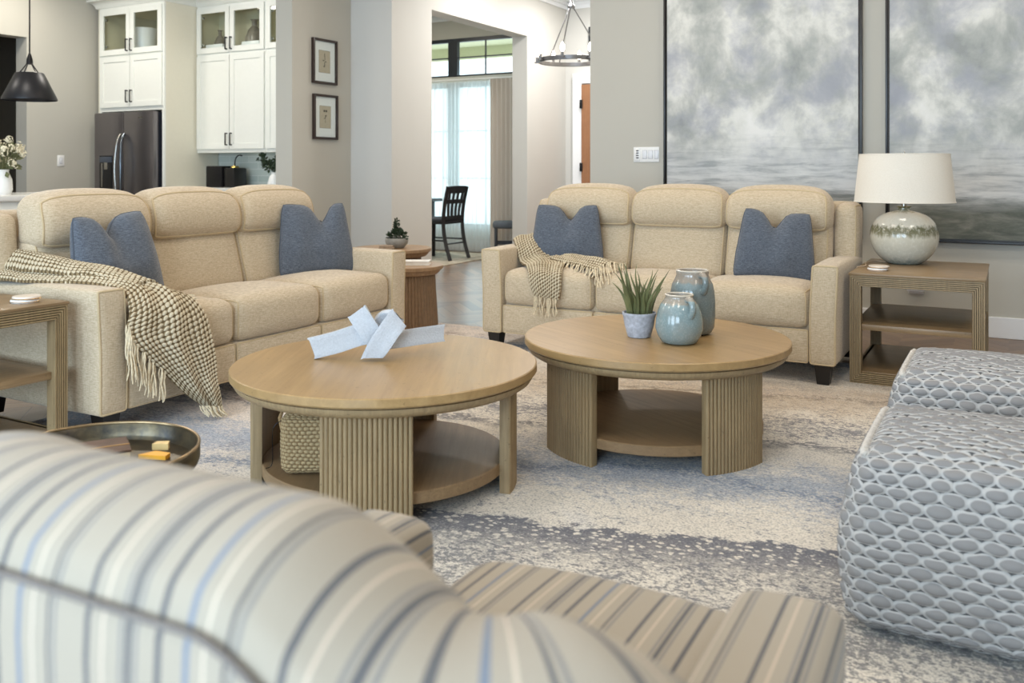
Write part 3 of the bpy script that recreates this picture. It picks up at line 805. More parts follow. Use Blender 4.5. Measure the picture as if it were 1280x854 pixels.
x, y = sv(.590, 3.686); C2 = (x, y, .0125)
dup(ct, C2, math.radians(-28.8), 'round oak coffee table with the two glazed jugs and aloe on top', None)
TZ = .4375

# sculpture: knotted ribbon
def slab(mb, poly, th):
    """poly of (x,y,z) front points, thickness back along +y"""
    b = bmesh.new(); vf = [b.verts.new(p) for p in poly]; vb = [b.verts.new((p[0], p[1]+th, p[2])) for p in poly]; n = len(poly)
    b.faces.new(vf); b.faces.new(vb[::-1])
    for i in range(n): b.faces.new((vf[(i+1) % n], vf[i], vb[i], vb[(i+1) % n]))
    bmesh.ops.recalc_face_normals(b, faces=b.faces[:])
    bmesh.ops.bevel(b, geom=b.edges[:], offset=.0035, segments=2, affect='EDGES')
    mb.bm(b)
k = .00289
def q(px, py, y=0): return ((px-470)*k, y, max(.001, (449-py)*k))
m = MB()
def ribbon(mb, rows, w, th, nseg=30):
    """rows: (centre, width direction); bevelled strip swept with hollowed ends"""
    C = cat([r[0] for r in rows], nseg); D = cat([Vector(r[1]).normalized() for r in rows], nseg)
    nw = 9; vs = []; fs = []; bev = .006
    for i in range(nseg):
        d = (C[min(i+1, nseg-1)]-C[max(i-1, 0)]).normalized(); wd = D[i].normalized(); nn = d.cross(wd).normalized()
        ring = [(-1+2*k/(nw-1), -1) for k in range(nw)]+[(1-2*k/(nw-1), 1) for k in range(nw)]
        e = 0
        if i == 0: e = 1
        if i == nseg-1: e = -1
        for a, b in ring:
            aa = a*(w/2) if abs(a) < 1 else a*w/2; tt = b*(th/2-(bev*.55 if abs(a) == 1 else 0)); dish = .004*(1-a*a)
            off = d*(e*.012*(1-a*a))
            vs.append(C[i]+wd*aa+nn*(tt-math.copysign(dish, b))+off)
    R_ = 2*nw
    for i in range(nseg-1):
        for k2 in range(R_): fs.append((i*R_+k2, i*R_+(k2+1) % R_, (i+1)*R_+(k2+1) % R_, (i+1)*R_+k2))
    for o, fl in ((0, 1), ((nseg-1)*R_, 0)):
        for k2 in range(nw-1):
            f = (o+k2, o+k2+1, o+R_-2-k2, o+R_-1-k2); fs.append(f if fl else f[::-1])
    mb.add([v[:] for v in vs], fs)
x, y = sv((470-640)/1120*3.25, 3.25)
kt = thing('knot_sculpture', 'white folded knot sculpture lying on the nearer coffee table', 'sculpture', (x, y, TZ+.003), YAW)
def bar(pts, wd, w=.078, th=.024): ribbon(m, [(Vector(p), d) for p, d in zip(pts, wd)], w, th)
# left tail, rising strip, crossing strip, hidden return, right tail
bar([q(390, 437, -.02), q(420, 430, -.012), q(455, 420, 0), (.03, .02, .075)], [(-.35, 0, 1)]*4, .078, .028)
bar([q(446, 391, -.005), q(456, 406, -.012), q(466, 421, -.010), q(476, 436, .01)], [(.8, 0, .58), (.75, .1, .66), (.7, .1, .7), (.7, 0, .7)], .074, .030)
bar([q(468, 446, -.055), q(478, 430, -.060), q(490, 412, -.052), q(500, 398, -.030)], [(1, .0, .05), (.86, .0, -.35), (.84, 0, -.50), (.62, 0, -.78)], .078, .034)
bar([q(499, 400, -.022), q(488, 399, .015), q(474, 404, .035), q(466, 420, .03)], [(.5, .5, -.6), (.2, .5, -.8), (.1, .3, -1), (.5, 0, -.9)], .05, .026)
bar([q(470, 431, .02), q(495, 430, .045), q(525, 428, .085), q(552, 427, .13)], [(0, .25, 1)]*4, .064, .030)
m.build('knot_body', SCULP, kt, ang=35, fixn=True)

# jugs
GL1 = m_glaze('blue_grey_glaze', srgb(158, 148, 134), srgb(128, 146, 148), srgb(176, 184, 182))
GL2 = m_glaze('grey_green_glaze', srgb(150, 138, 124), srgb(112, 124, 124), srgb(150, 158, 156))
def jug(label, loc, H, prof, mat, hang, hr):
    t = thing('ceramic_jug', label, 'jug', loc, 0, None)
    inner = [(r-.006, z) for r, z in prof[::-1] if z > H*.5]
    m = MB().lathe([(0, 0)]+prof+[(prof[-1][0]-.003, H+.002)]+inner+[(0, H*.5)], 64); m.build('jug_body', mat, t, ang=60)
    MB().tube([((prof[-1][0]-.002)*math.cos(a), (prof[-1][0]-.002)*math.sin(a), H) for a in [2*PI*i/48 for i in range(48)]], .0035, 8, closed=True).build('rim', simple('rim_cream', srgb(206, 196, 180), .25), t)
    c, s = math.cos(hang), math.sin(hang); rt = prof[-1][0]
    pth = [(rt-.002, H-.018), (rt+.018, H-.010), (rt+.036, H-.026), (rt+.040, H-.05), (hr+.012, H-.070), (hr+.001, H-.078)]
    pts = cat([Vector((r*c, r*s, z)) for r, z in pth], 16); hm = MB().tube(pts, [.0115, .0125]+[.0125]*10+[.013, .015, .017, .017], 10)
    hm.M = Matrix.Identity(4); hm.build('handle', mat, t)
def px2(px, Y): return sv((px-640)/1120*Y, Y)
zz = TZ
x, y = px2(849, 3.53); jug('short blue-grey glazed jug in front of the taller jug', (x, y, zz), .190, [(.052, 0), (.070, .006), (.084, .03), (.093, .058), (.091, .092), (.084, .125), (.073, .152), (.058, .172), (.053, .181), (.055, .190)], GL1, math.radians(-61+22), .073)
x, y = px2(865.5, 3.735); jug('tall grey-green glazed jug standing behind the short jug', (x, y, zz), .262, [(.060, 0), (.078, .008), (.090, .03), (.094, .08), (.094, .14), (.090, .18), (.084, .205), (.072, .228), (.066, .245), (.067, .262)], GL2, math.radians(-61+18), .086)
# aloe
x, y = px2(799, 3.66); t = thing('potted_aloe', 'spiky aloe in a pale blue pot left of the glazed jugs', 'plant', (x, y, TZ))
MB().lathe([(0, 0), (.044, 0), (.048, .004), (.060, .05), (.066, .086), (.069, .090), (.069, .100), (.064, .101), (.060, .092), (.058, .080), (0, .078)], 48).build('pot', simple('pot_blue', srgb(176, 180, 190), .75, var=.2, scale=70, bump=.4), t, ang=50)
MB().lathe([(0, .094), (.040, .092), (.060, .086)][::-1], 24).build('soil', simple('soil', srgb(58, 48, 36), .95, var=.4, scale=200, bump=.8), t)
m = MB(); rnp = random.Random(11)
for i in range(30):
    a = i*2.399; rr = .006+.042*math.sqrt(i/34); h = rnp.uniform(.13, .235)*(1-.10*i/34); lean = .012+.055*(i/34)+rnp.uniform(0, .03); cv = rnp.uniform(.3, 1.3)
    b0 = Vector((rr*math.cos(a), rr*math.sin(a), .088)); d = Vector((math.cos(a), math.sin(a), 0)); pts = []
    for s in range(9):
        f = s/8; pts.append(b0+d*(lean*f**(1+cv*.5))*1.0+Vector((0, 0, h*f-.02*f*f*cv))+d.cross(Vector((0, 0, 1)))*(.020*math.sin(f*4+i)*f))
    w = rnp.uniform(.0065, .0095)
    m.tube(pts, [w*1.0, w*1.05, w, w*.9, w*.75, w*.58, w*.42, w*.25, w*.06], 6)
m.build('leaves', LEAF, t)

# basket
x, y = sv(-.625, 3.05); t = thing('jute_basket', 'braided jute basket on the shelf of the nearer coffee table', 'basket', (x, y, .115), YAW)
m = MB(); m.M = Tm(0, 0, .10); cushion(m, .27, .22, .20, .028, (.012, .012, -.02), (110, 90, 90), None, None, (.019, .0125, .003)); m.build('basket_body', JUTE, t)
MB().tube([(-.13, .03, .17), (-.155, .03, .20), (-.165, 0, .16), (-.15, -.03, .13), (-.13, -.035, .14)], .007, 8).build('basket_handle', simple('jute_rope', srgb(160, 130, 90), .9, var=.3, scale=150), t)
MB().tube(cat([Vector((-.14, -.06, .17)), Vector((-.17, -.07, .14)), Vector((-.18, -.04, .02)), Vector((-.2, -.05, .004))], 20), .0015, 6).build('cord', BLACKM, t)

# ================================================================== END TABLES
def reed_frame(mb, w, h, band, n=6, flip=1):
    """mitred reeded frame in local x (0..w), z (0..h), facing -y"""
    loops = []
    st = band/n
    for i in range(n):
        o = i*st
        loops += [(o+st*.0, .010), (o+st*.16, 0.), (o+st*.74, 0.), (o+st*.90, .010)]
    loops = [(0, .05)]+[(0.0, .006)]+loops[1:]+[(band, .006), (band, .05)]
    vs = []; fs = []
    for o, d in loops: vs += [(o, d, o), (w-o, d, o), (w-o, d, h-o), (o, d, h-o)]
    for i in range(len(loops)-1):
        for k2 in range(4): fs.append((i*4+k2, i*4+(k2+1) % 4, (i+1)*4+(k2+1) % 4, (i+1)*4+k2))
    i = len(loops)-1
    for k2 in range(4): fs.append((i*4+k2, i*4+(k2+1) % 4, (k2+1) % 4, k2))
    mb.add(vs, fs)
def make_end(label, loc, rz, W, D, H=.585):
    """local origin front-left corner, x along front, y back"""
    t = thing('end_table', label, 'end table', loc, rz)
    m = MB(); reed_frame(m, W, H-.012, .057); m.build('front_frame', ENDW, t, False)
    m = MB(); m.M = Matrix.Translation((W, D, 0)) @ Matrix.Rotation(PI, 4, 'Z'); reed_frame(m, W, H-.012, .057); m.build('rear_frame', ENDW, t, False)
    MB().box(-.004, W+.004, -.004, D+.004, H-.012, H, .002).build('top', ENDT, t)
    MB().box(.012, W-.012, .02, D-.02, .275, .305, .003).build('shelf', ENDT, t)
    MB().box(.012, W-.012, .02, D-.02, .030, .062, .003).build('lower_shelf', ENDT, t)
    for x in (0, W-.03): MB().box(x+.001, x+.029, .05, D-.05, H-.066, H-.0125, .002).box(x+.001, x+.029, .05, D-.05, 0.0, .062, .002).build('side_rail', ENDW, t)
    return t
make_end('reeded oak end table carrying the lamp, right of the far sofa', (-.725, 4.93, .0125), 0, .625, .86, .5705)
make_end('reeded oak end table beside the near arm of the left sofa', (-3.30, 1.66, .0125), PI/2, .62, .84, .5795)

def coaster_stack(label, x, y, z):
    t = thing('coaster_stack', label, 'coasters', (x, y, z))
    for i, (dx, dy) in enumerate(((0, 0), (.006, .004))):
        z0 = i*.013
        MB().lathe([(0, z0), (.050, z0), (.052, z0+.003), (.052, z0+.009), (.050, z0+.0125), (0, z0+.0125)], 40, Tm(dx, dy)).build('coaster', WHITE if i == 0 else simple('marble', srgb(226, 214, 200), .3, var=.06, scale=20), t)
        MB().tube([(.0525*math.cos(a)+dx, .0525*math.sin(a)+dy, z0+.004) for a in [2*PI*k/32 for k in range(32)]], .0016, 6, closed=True).build('metal_band', simple('gold_band', srgb(190, 150, 90), .3, 1), t)
x, y = px2(1097, 4.78); coaster_stack('stack of two white round coasters beside the table lamp', x, y, .583)
x, y = px2(31, 3.57); coaster_stack('stack of two white round coasters on the left end table', x, y, .592)
# lamp
x, y = px2(1130, 5.13); LAMP = (x, y, .583)
t = thing('table_lamp', 'round glazed table lamp with cream drum shade on the end table', 'lamp', LAMP)
pr = [(0, .0), (.085, .0), (.092, .004), (.120, .025), (.152, .06), (.174, .105), (.183, .15), (.178, .195), (.158, .24), (.125, .272), (.080, .292), (.045, .300), (.032, .306), (.030, .318), (.040, .324), (.040, .328), (0, .330)]
prs = cat([Vector((r, 0, z)) for r, z in pr[2:14]], 50)
MB().lathe([(0, 0), (.085, 0)]+[(p.x, p.z) for p in prs]+pr[14:], 72).build('lamp_base', m_lampbase(), t, ang=60)
MB().lathe([(0, .328), (.014, .328), (.014, .352), (.022, .356), (.022, .372), (.008, .376), (.008, .62), (0, .62)], 24).build('neck', CHROME, t)
MB().lathe([(.268, .352), (.240, .625), (.238, .625), (.266, .352)], 96).build('lamp_shade', SHADE, t, ang=60)
m = MB(); m.tube([(.268*math.cos(a), .268*math.sin(a), .353) for a in [2*PI*i/72 for i in range(72)]], .0025, 6, closed=True).tube([(.240*math.cos(a), .240*math.sin(a), .624) for a in [2*PI*i/72 for i in range(72)]], .0025, 6, closed=True)
m.build('shade_trim', SHADE, t)
m = MB()
for a in (0, 2*PI/3, 4*PI/3): m.tube([(0, 0, .615), (.239*math.cos(a), .239*math.sin(a), .620)], .002, 6)
m.build('spider', CHROME, t); MB().lathe([(0, .62), (.007, .62), (.007, .634), (.003, .637), (.0, .645)], 16).build('finial', CHROME, t)
m = MB(); pts = cat([Vector((LAMP[0]-.10, LAMP[1]-.02, .587)), Vector((LAMP[0]-.15, LAMP[1]+.02, .588)), Vector((LAMP[0]-.19, LAMP[1]-.10, .588)), Vector((LAMP[0]-.17, LAMP[1]-.28, .587)), Vector((LAMP[0]-.198, LAMP[1]-.36, .5875)), Vector((LAMP[0]-.2, LAMP[1]-.385, .587))], 40)
tag(m.tube(pts, .003, 8).build('charging_cable', simple('cable_tan', srgb(196, 176, 150), .5), None), 'thin pale cable curling over the lamp table', 'cable')

# ================================================================== POUFS
def make_pouf(label, cx, cy, W, D, H, z0=.0125):
    t = thing('woven_pouf', label, 'pouf', (cx, cy, z0+.009))
    def post(p):
        k = (p.z+H/2)/H; s = 1.05+.055*math.sin(max(0, min(1, k))*PI)**.8-.15*max(0, k-.45)
        return Vector((p.x*s, p.y*s, p.z+.022*(1-(2*p.x/W)**2)*(1-(2*p.y/D)**2)*(1 if k > .7 else 0)))
    m = MB(); m.M = Tm(0, 0, H/2+.001); f = cushion(m, W, D, H, .045, (.012, .012, .0), (150, 150, 110), post, None, (POUFU, POUFV, .0085)); m.build('pouf_body', POUF, t, ang=80)
    sm = MB(); sm.M = m.M
    def braid(path):
        n = len(path)
        for ph in (0, 2*PI/3, 4*PI/3):
            q2 = []
            for i in range(n):
                d = (path[min(i+1, n-1)]-path[max(i-1, 0)]).normalized(); a = d.orthogonal().normalized(); b = d.cross(a)
                ang = i*1.05+ph; q2.append(path[i]+a*math.cos(ang)*.006+b*math.sin(ang)*.006)
            sm.tube(q2, .0062, 6)
    def E(p0, p1, n=70):
        o = []
        for i in range(n+1):
            p = [p0[k]+(p1[k]-p0[k])*i/n for k in range(3)]; o.append(Vector(post(f(p))))
        return o
    for sx in (-1, 1):
        sm = MB(); sm.M = m.M; braid(E((sx, -1, 1), (sx, 1, 1))); sm.build('braided_seam', POUFS, t)
    return t
make_pouf('grey and white woven pouf nearest the camera', -.025, 2.535, .60, .50, .425)
make_pouf('grey and white woven pouf in front of the lamp table', -.03, 3.475, .60, .50, .425)

# ================================================================== STRIPED CHAIR
CH = thing('swivel_chair', 'striped upholstered tub chair seen from behind in the foreground', 'armchair', (0, 0, .0), 0)
ca = math.radians(2)     # chair axes: r to the right, f forward, close to the room axes
cr = math.radians(-27)+YAW
CH.rotation_euler = (0, 0, cr)
RC = -.485
def backshell(u, v):
    """u: along the back from left to right (0..1), v: round the section from inner foot over the top to outer foot"""
    return None
W2 = .385
def st(u):
    """U shaped plan path of the shell middle line"""
    return None
# back: wide roll whose ends curve forward
nb = 110; sec = 44
vs = []; fs = []; us = []
def pathp(s):
    # s in metres from the middle of the back; straight part then quarter circle then straight forward
    sg = 1 if s >= 0 else -1; a = abs(s); st_ = .195; rad = .12
    if a < st_: return Vector((sg*a, .0)), Vector((0, -1)), 0
    a -= st_
    if a < rad*PI/2:
        th = a/rad; return Vector((sg*(st_+rad*math.sin(th)), rad-rad*math.cos(th))), Vector((sg*math.sin(th), -math.cos(th))), th/(PI/2)
    a -= rad*PI/2
    return Vector((sg*(st_+rad), rad+a)), Vector((sg, 0)), 1+a
smax = .195+.12*PI/2+.16
FB = .505; RCB = -.530
def crest(s):
    f = min(1, max(0, (abs(s)-.30)/(smax-.30))); sm_ = f*f*(3-2*f)
    e = min(1, max(0, (s-.085)/.16)); e = e*e*(3-2*e); l = min(1, max(0, (-s-.26)/.10))
    return (.877-.064*e)-.02*l-.20*sm_, .170-.045*sm_
rows_ = []
for i in range(nb+1):
    s = -smax+2*smax*i/nb; P, N, k = pathp(s)
    ztop, th = crest(s)
    zb = .30; row = []
    # section: inner foot -> up -> over the roll -> seam -> down the outer face
    pr = []
    hin = .07; 
    pr.append((-th*.42, zb)); pr.append((-th*.44, ztop-.22)); pr.append((-th*.50, ztop-.11)); 
    for q2 in range(0, 13):
        a = PI-PI*q2/12*.86; pr.append((math.cos(a)*th*.52, ztop-.062+math.sin(a)*.062))
    pr += [(th*.53, ztop-.075), (th*.515, ztop-.16), (th*.48, ztop-.30), (th*.40, zb), (th*.38, .16)]
    c = cat([Vector((a, b, 0)) for a, b in pr], sec)
    row = []
    for pnt in c:
        pp = P+N*pnt.x; row.append((RCB+pp.x, FB+pp.y, max(.14, pnt.y)))
    rows_.append((s, row))
for s, row in rows_: vs += row
for i in range(nb):
    for j in range(sec-1):
        fs.append((i*sec+j, (i+1)*sec+j, (i+1)*sec+j+1, i*sec+j+1)); a, b = rows_[i][0], rows_[i+1][0]
        us.append([(a+3, j*.02), (b+3, j*.02), (b+3, (j+1)*.02), (a+3, (j+1)*.02)])
m = MB(); m.add(vs, fs, us); back = m.build('back', STRIPE, CH, ang=70, fixn=True)
# welt below the roll on the outer side
pts = []
for i in range(0, nb+1):
    s = rows_[i][0]; P, N, k = pathp(s); ztop, th = crest(s); pp = P+N*(th*.535)
    pts.append((RCB+pp.x, FB+pp.y, ztop-.052))
wm = MB(); wm.tube(pts, .0028, 8); wm.build('welt', simple('welt_taupe', srgb(118, 110, 104), .9, var=.1), back)
# arms
for sx in (-1, 1):
    m = MB(); A0 = .56; A1 = 1.15; n1 = 40; n2 = 32; vs = []; fs = []; us = []
    def sect(tk, w, zt, zb):
        out = []; 
        for j in range(n2+1):
            pass
        return out
    for i in range(n1+1):
        f = i/n1; y = A0+(A1-A0)*f
        e = max(0, (f-.90)/.10); sh = math.sqrt(max(0, 1-e*e))*.25+.75 if e < 1 else .75
        y2 = A0+(A1-A0)*min(1, .90+.10*math.sin(min(1, e)*PI/2)) if e > 0 else y
        w = .125*(sh*.3+.7); zt = .600+.02*(1-f); 
        pr = [(-w/2, .16), (-w/2, zt-.16), (-w/2-.004, zt-.08)]
        for q2 in range(11):
            a = PI-PI*q2/10; ca_ = math.cos(a); sa = math.sin(a)
            pr.append((math.copysign(abs(ca_)**.6, ca_)*(w/2+.004), zt-.045+(abs(sa)**.6)*.045*(sh*2-1 if e else 1)))
        pr += [(w/2+.004, zt-.08), (w/2, zt-.16), (w/2, .16)]
        c = cat([Vector((a, b, 0)) for a, b in pr], n2+1)
        for p in c: vs.append((RC+sx*.292-.004+p.x, y2, p.y))
    per = [0]
    for j in range(1, n2+1):
        a = Vector(vs[j]); b = Vector(vs[j-1]); per.append(per[-1]+(a-b).length)
    for i in range(n1):
        for j in range(n2):
            fs.append((i*(n2+1)+j, (i+1)*(n2+1)+j, (i+1)*(n2+1)+j+1, i*(n2+1)+j+1))
            u0, u1 = per[j]-.02, per[j+1]-.02; us.append([(u0+2, i*.01), (u0+2, (i+1)*.01), (u1+2, (i+1)*.01), (u1+2, i*.01)])
    fs.append(tuple(n1*(n2+1)+j for j in range(n2+1))); us.append([(vs[n1*(n2+1)+j][0]+3, vs[n1*(n2+1)+j][2]) for j in range(n2+1)])
    m.add(vs, fs, us); m.build('arm', STRIPE, CH, ang=60, fixn=True)
# seat
m = MB(); m.M = Tm(RC, .905, .405)
def seatpost(p):
    return Vector((p.x, p.y+(.03*(1-(p.x/.25)**2) if p.y > 0 else 0), p.z+(.012 if p.z > 0 else 0)))
cushion(m, .462, .74, .17, .055, (.006, .0, .022), (24, 24, 12), seatpost, None, None, (3.06, 0))
m.build('seat_cushion', STRIPE, CH)
m = MB(); m.M = Tm(RC, .82, .235); cushion(m, .50, .78, .17, .03, (0, 0, 0), 12, uvoff=(3.06, 0)); m.build('seat_base', STRIPE, CH)
MB().lathe([(0, .013), (.24, .013), (.25, .02), (.25, .035), (.08, .05), (.06, .06), (.06, .16), (0, .16)], 48, Tm(RC, .78, 0)).build('swivel_base', BLACKW, CH)

# ================================================================== TRAY TABLE
x, y = sv(-.98, 2.1); t = thing('tray_table', 'round dark metal tray table with raised rim behind the striped chair', 'side table', (x, y, .0125))
TRAYM = NT('aged_bronze'); o = TRAYM.obj(); n = TRAYM.noise(o, 9, 5, .7)
TRAYM.base(TRAYM.ramp(n, [(.35, srgb(60, 58, 56)), (.6, srgb(110, 98, 76)), (.8, srgb(150, 124, 80))]), .28, .85); TRAYM.bump(n, .2, .004)
MB().lathe([(0, .400), (.222, .400), (.232, .404), (.236, .415), (.236, .447), (.2335, .450), (.230, .447), (.228, .418), (.220, .408), (0, .407)], 96).build('tray', TRAYM.m, t, ang=50)
MB().tube([(.233*math.cos(a), .233*math.sin(a), .449) for a in [2*PI*i/96 for i in range(96)]], .004, 8, closed=True).build('rim', simple('bronze_rim', srgb(150, 128, 96), .3, .9, var=.2), t)
MB().lathe([(0, 0), (.15, 0), (.155, .01), (.06, .03), (.025, .06), (.02, .2), (.025, .36), (.08, .40), (0, .40)], 48).build('pedestal', BLACKM, t)
TX, TY = x, y
t = thing('bound_book', 'dark brown bound book lying in the metal tray', 'book', (TX-.06, TY+.035, .421), YAW+.5)
MB().box(-.085, .085, -.06, .06, 0, .006, .001).box(-.085, .085, -.06, .06, .022, .028, .001).box(-.085, -.079, -.06, .06, 0, .028, .001).build('cover', simple('brown_leather', srgb(84, 58, 42), .5, var=.15), t)
MB().box(-.078, .082, -.057, .057, .006, .022).build('pages', simple('pages', srgb(206, 180, 140), .8), t, False)
MB().box(-.086, .086, -.012, -.006, .0281, .0290).build('gold_line', simple('gold_line', srgb(170, 130, 70), .4, .6), t, False)
tag(MB().prism([(0, 0), (.07, -.012), (.072, .014), (.03, .03)], 0, .010).build('puzzle_piece', simple('amber_wood', srgb(226, 160, 44), .4), None, False, loc=(TX+.035, TY+.095, .421), rot=(0, 0, YAW)), 'amber yellow wooden piece lying right of the book in the tray', 'wooden piece', 'wooden pieces in the tray')
tag(MB().prism([(0, 0), (.04, .0), (.034, .026), (.004, .022)], 0, .016).build('puzzle_piece', simple('pale_wood', srgb(222, 190, 130), .4), None, False, loc=(TX+.01, TY+.155, .421), rot=(0, 0, YAW)), 'small pale wooden piece behind the amber one in the tray', 'wooden piece', 'wooden pieces in the tray')

# ================================================================== NESTING DRUM TABLES
def drum(label, X, Y, R, H, rc):
    x, y = sv(X, Y); t = thing('drum_table', label, 'side table', (x, y, .0126), 0, None); H -= .0126
    MB().lathe([(0, H), (R-.003, H), (R, H-.003), (R, H-.024), (R-.004, H-.028), (0, H-.028)], 80).build('tabletop', NESTW, t, ang=30)
    MB().lathe([(0, H-.028), (R-.016, H-.028), (R-.022, H-.045), (R-.04, H-.062), (0, H-.062)], 80).build('apron', NESTW, t, ang=30)
    vs = []; fs = []; n = 336
    for k in range(n):
        a = 2*PI*k/n; ph = (k % 6)/6; bul = .006*math.sqrt(max(0, 1-(2*ph-1)**2))
        for z, rr in ((0, rc+.022), (H-.062, rc)): vs.append(((rr-.006+bul)*math.cos(a), (rr-.006+bul)*math.sin(a), z))
    for k in range(n): k2 = (k+1) % n; fs.append((k*2, k2*2, k2*2+1, k*2+1))
    MB().add(vs, fs).build('fluted_base', simple('nest_base', srgb(128, 104, 80), .55, var=.1), t, ang=60); return x, y
x1, y1 = drum('lower fluted drum side table past the far arm of the left sofa', -.755, 6.41, .262, .44, .205)
x2, y2 = drum('taller fluted drum side table holding the succulent', -.93, 6.98, .30, .512, .22)
x, y = px2(496, 6.95); t = thing('potted_succulent', 'dark green succulent in a grey bowl on the taller drum table', 'plant', (x, y, .512))
MB().lathe([(0, 0), (.05, 0), (.056, .004), (.085, .035), (.090, .06), (.085, .078), (.080, .078), (.082, .06), (0, .06)], 40).build('bowl', CONC, t, ang=60)
m = MB(); rs = random.Random(5)
def leafball(m, c, r, n, rs, lw=.016):
    for i in range(n):
        d = Vector((rs.gauss(0, 1), rs.gauss(0, 1), rs.gauss(.4, .8))).normalized(); p = Vector(c)+d*r*rs.uniform(.5, 1)
        s = d.orthogonal().normalized()*lw*.5; e = p+d*lw*1.6; b = d.cross(s).normalized()*lw*.22
        m.add([p[:], (p+d*lw*.8+s)[:], e[:], (p+d*lw*.8-s)[:], (p+d*lw*.8+b)[:], (p+d*lw*.8-b)[:]], [(0, 1, 4), (1, 2, 4), (2, 3, 4), (3, 0, 4), (1, 0, 5), (2, 1, 5), (3, 2, 5), (0, 3, 5)])
leafball(m, (0, 0, .085), .06, 150, rs); leafball(m, (-.05, 0, .085), .035, 50, rs); leafball(m, (.05, 0, .09), .04, 60, rs)
for k2 in range(7): leafball(m, (.004*math.sin(k2), 0, .13+k2*.013), .02-.001*k2, 14, rs, .014)
m.tube([(0, 0, .06), (0, 0, .20)], .004, 6); m.build('foliage', LEAFD, t)
x, y = px2(483, 6.78)
tag(MB().box(-.055, .055, -.04, .04, 0, .020, .003).box(-.05, .05, -.035, .035, .020, .034, .003).build('trinket_box', simple('box_taupe', srgb(150, 130, 108), .5, var=.2), None, loc=(x, y, .512), rot=(0, 0, YAW)), 'small taupe box beside the succulent on drum table', 'box')
x, y = px2(520, 6.42)
bk = thing('stacked_book', 'white-edged book lying on the lower drum table', 'book', (x, y, .44), YAW)
MB().box(-.11, .10, -.07, .07, .0, .004).box(-.11, .10, -.07, .07, .024, .028).box(-.11, -.106, -.07, .07, 0, .028).build('cover', simple('cover_white', srgb(232, 230, 226), .5), bk, False)
MB().box(-.105, .097, -.067, .067, .004, .024).build('pages', simple('pages_white', srgb(236, 232, 224), .8), bk, False)

# ================================================================== WALL ART
def painting(label, x0, x1, z0, z1, mat):
    t = thing('framed_painting', label, 'painting', ((x0+x1)/2, 6.78, (z0+z1)/2)); w = (x1-x0)/2; h = (z1-z0)/2
    m = MB()
    for a, b, c, d in ((-w, -w+.014, -h, h), (w-.014, w, -h, h), (-w, w, -h, -h+.014), (-w, w, h-.014, h)): m.box(a, b, -.055, -.001, c, d, .001)
    m.build('frame', simple('frame_black', srgb(26, 24, 24), .35), t)
    m = MB()
    for a, b, c, d in ((-w+.014, -w+.024, -h+.014, h-.014), (w-.024, w-.014, -h+.014, h-.014), (-w+.014, w-.014, -h+.014, -h+.024), (-w+.014, w-.014, h-.024, h-.014)): m.box(a, b, -.020, -.002, c, d)
    m.build('frame_inset', simple('frame_bronze', srgb(70, 58, 46), .4), t, False)
    MB().box(-w+.026, w-.026, -.045, -.004, -h+.026, h-.026, .002).build('canvas', mat, t); return t
painting('large cloudy landscape painting behind the right sofa', -2.37, -.905, .625, 2.85, m_painting('clouds_left', 2.2, -.76))
painting('large cloudy painting with dark shore behind the lamp, cut by photo edge', -.752, .71, .625, 2.85, m_painting('clouds_right', 7.4, -.79))
def print_frame(label, yc, zc, hw, hh, marks):
    t = thing('framed_print', label, 'picture', (-5.48, yc, zc), PI/2)
    m = MB(); f = .022
    for a, b, c, d in ((-hw, -hw+f, -hh, hh), (hw-f, hw, -hh, hh), (-hw+f, hw-f, -hh, -hh+f), (-hw+f, hw-f, hh-f, hh)): m.box(a, b, -.03, -.001, c, d, .002)
    m.build('frame', simple('espresso_frame', srgb(48, 34, 28), .35), t)
    MB().box(-hw+f, hw-f, -.012, -.002, -hh+f, hh-f).build('mat_board', simple('mat_white', srgb(246, 246, 248), .7, var=.01), t, False)
    MB().box(-.075, .075, -.0135, -.012, -.10, .10).build('print_sheet', simple('print_paper', srgb(198, 184, 164), .8, var=.05), t, False)
    m = MB(); m.box(-.077, .077, -.0133, -.0125, -.102, .102); m.build('sheet_edge', simple('ink_line', srgb(90, 80, 72), .7), t, False)
    m = MB()
    for x, z, w, h in marks: m.box(x-w, x+w, -.0142, -.0136, z-h, z+h)
    m.build('ink_marks', simple('ink', srgb(70, 62, 58), .7), t, False)
    MB().box(-hw+f, hw-f, -.020, -.0185, -hh+f, hh-f).build('glazing', GLASS, t, False)
print_frame('dark framed botanical print, upper of two beside the kitchen', 6.33, 2.105, .165, .205, [(0, .06, .004, .014), (.004, .03, .003, .016), (-.014, .01, .010, .004), (.016, .0, .010, .004), (0, -.025, .004, .02), (-.008, -.045, .006, .006)])
print_frame('dark framed print with two small blots, lower of the pair', 6.34, 1.60, .165, .205, [(-.014, .055, .010, .010), (.014, .055, .010, .010), (0, .0, .004, .014), (.012, .012, .006, .006), (-.01, -.014, .008, .004), (0, -.04, .002, .012)])

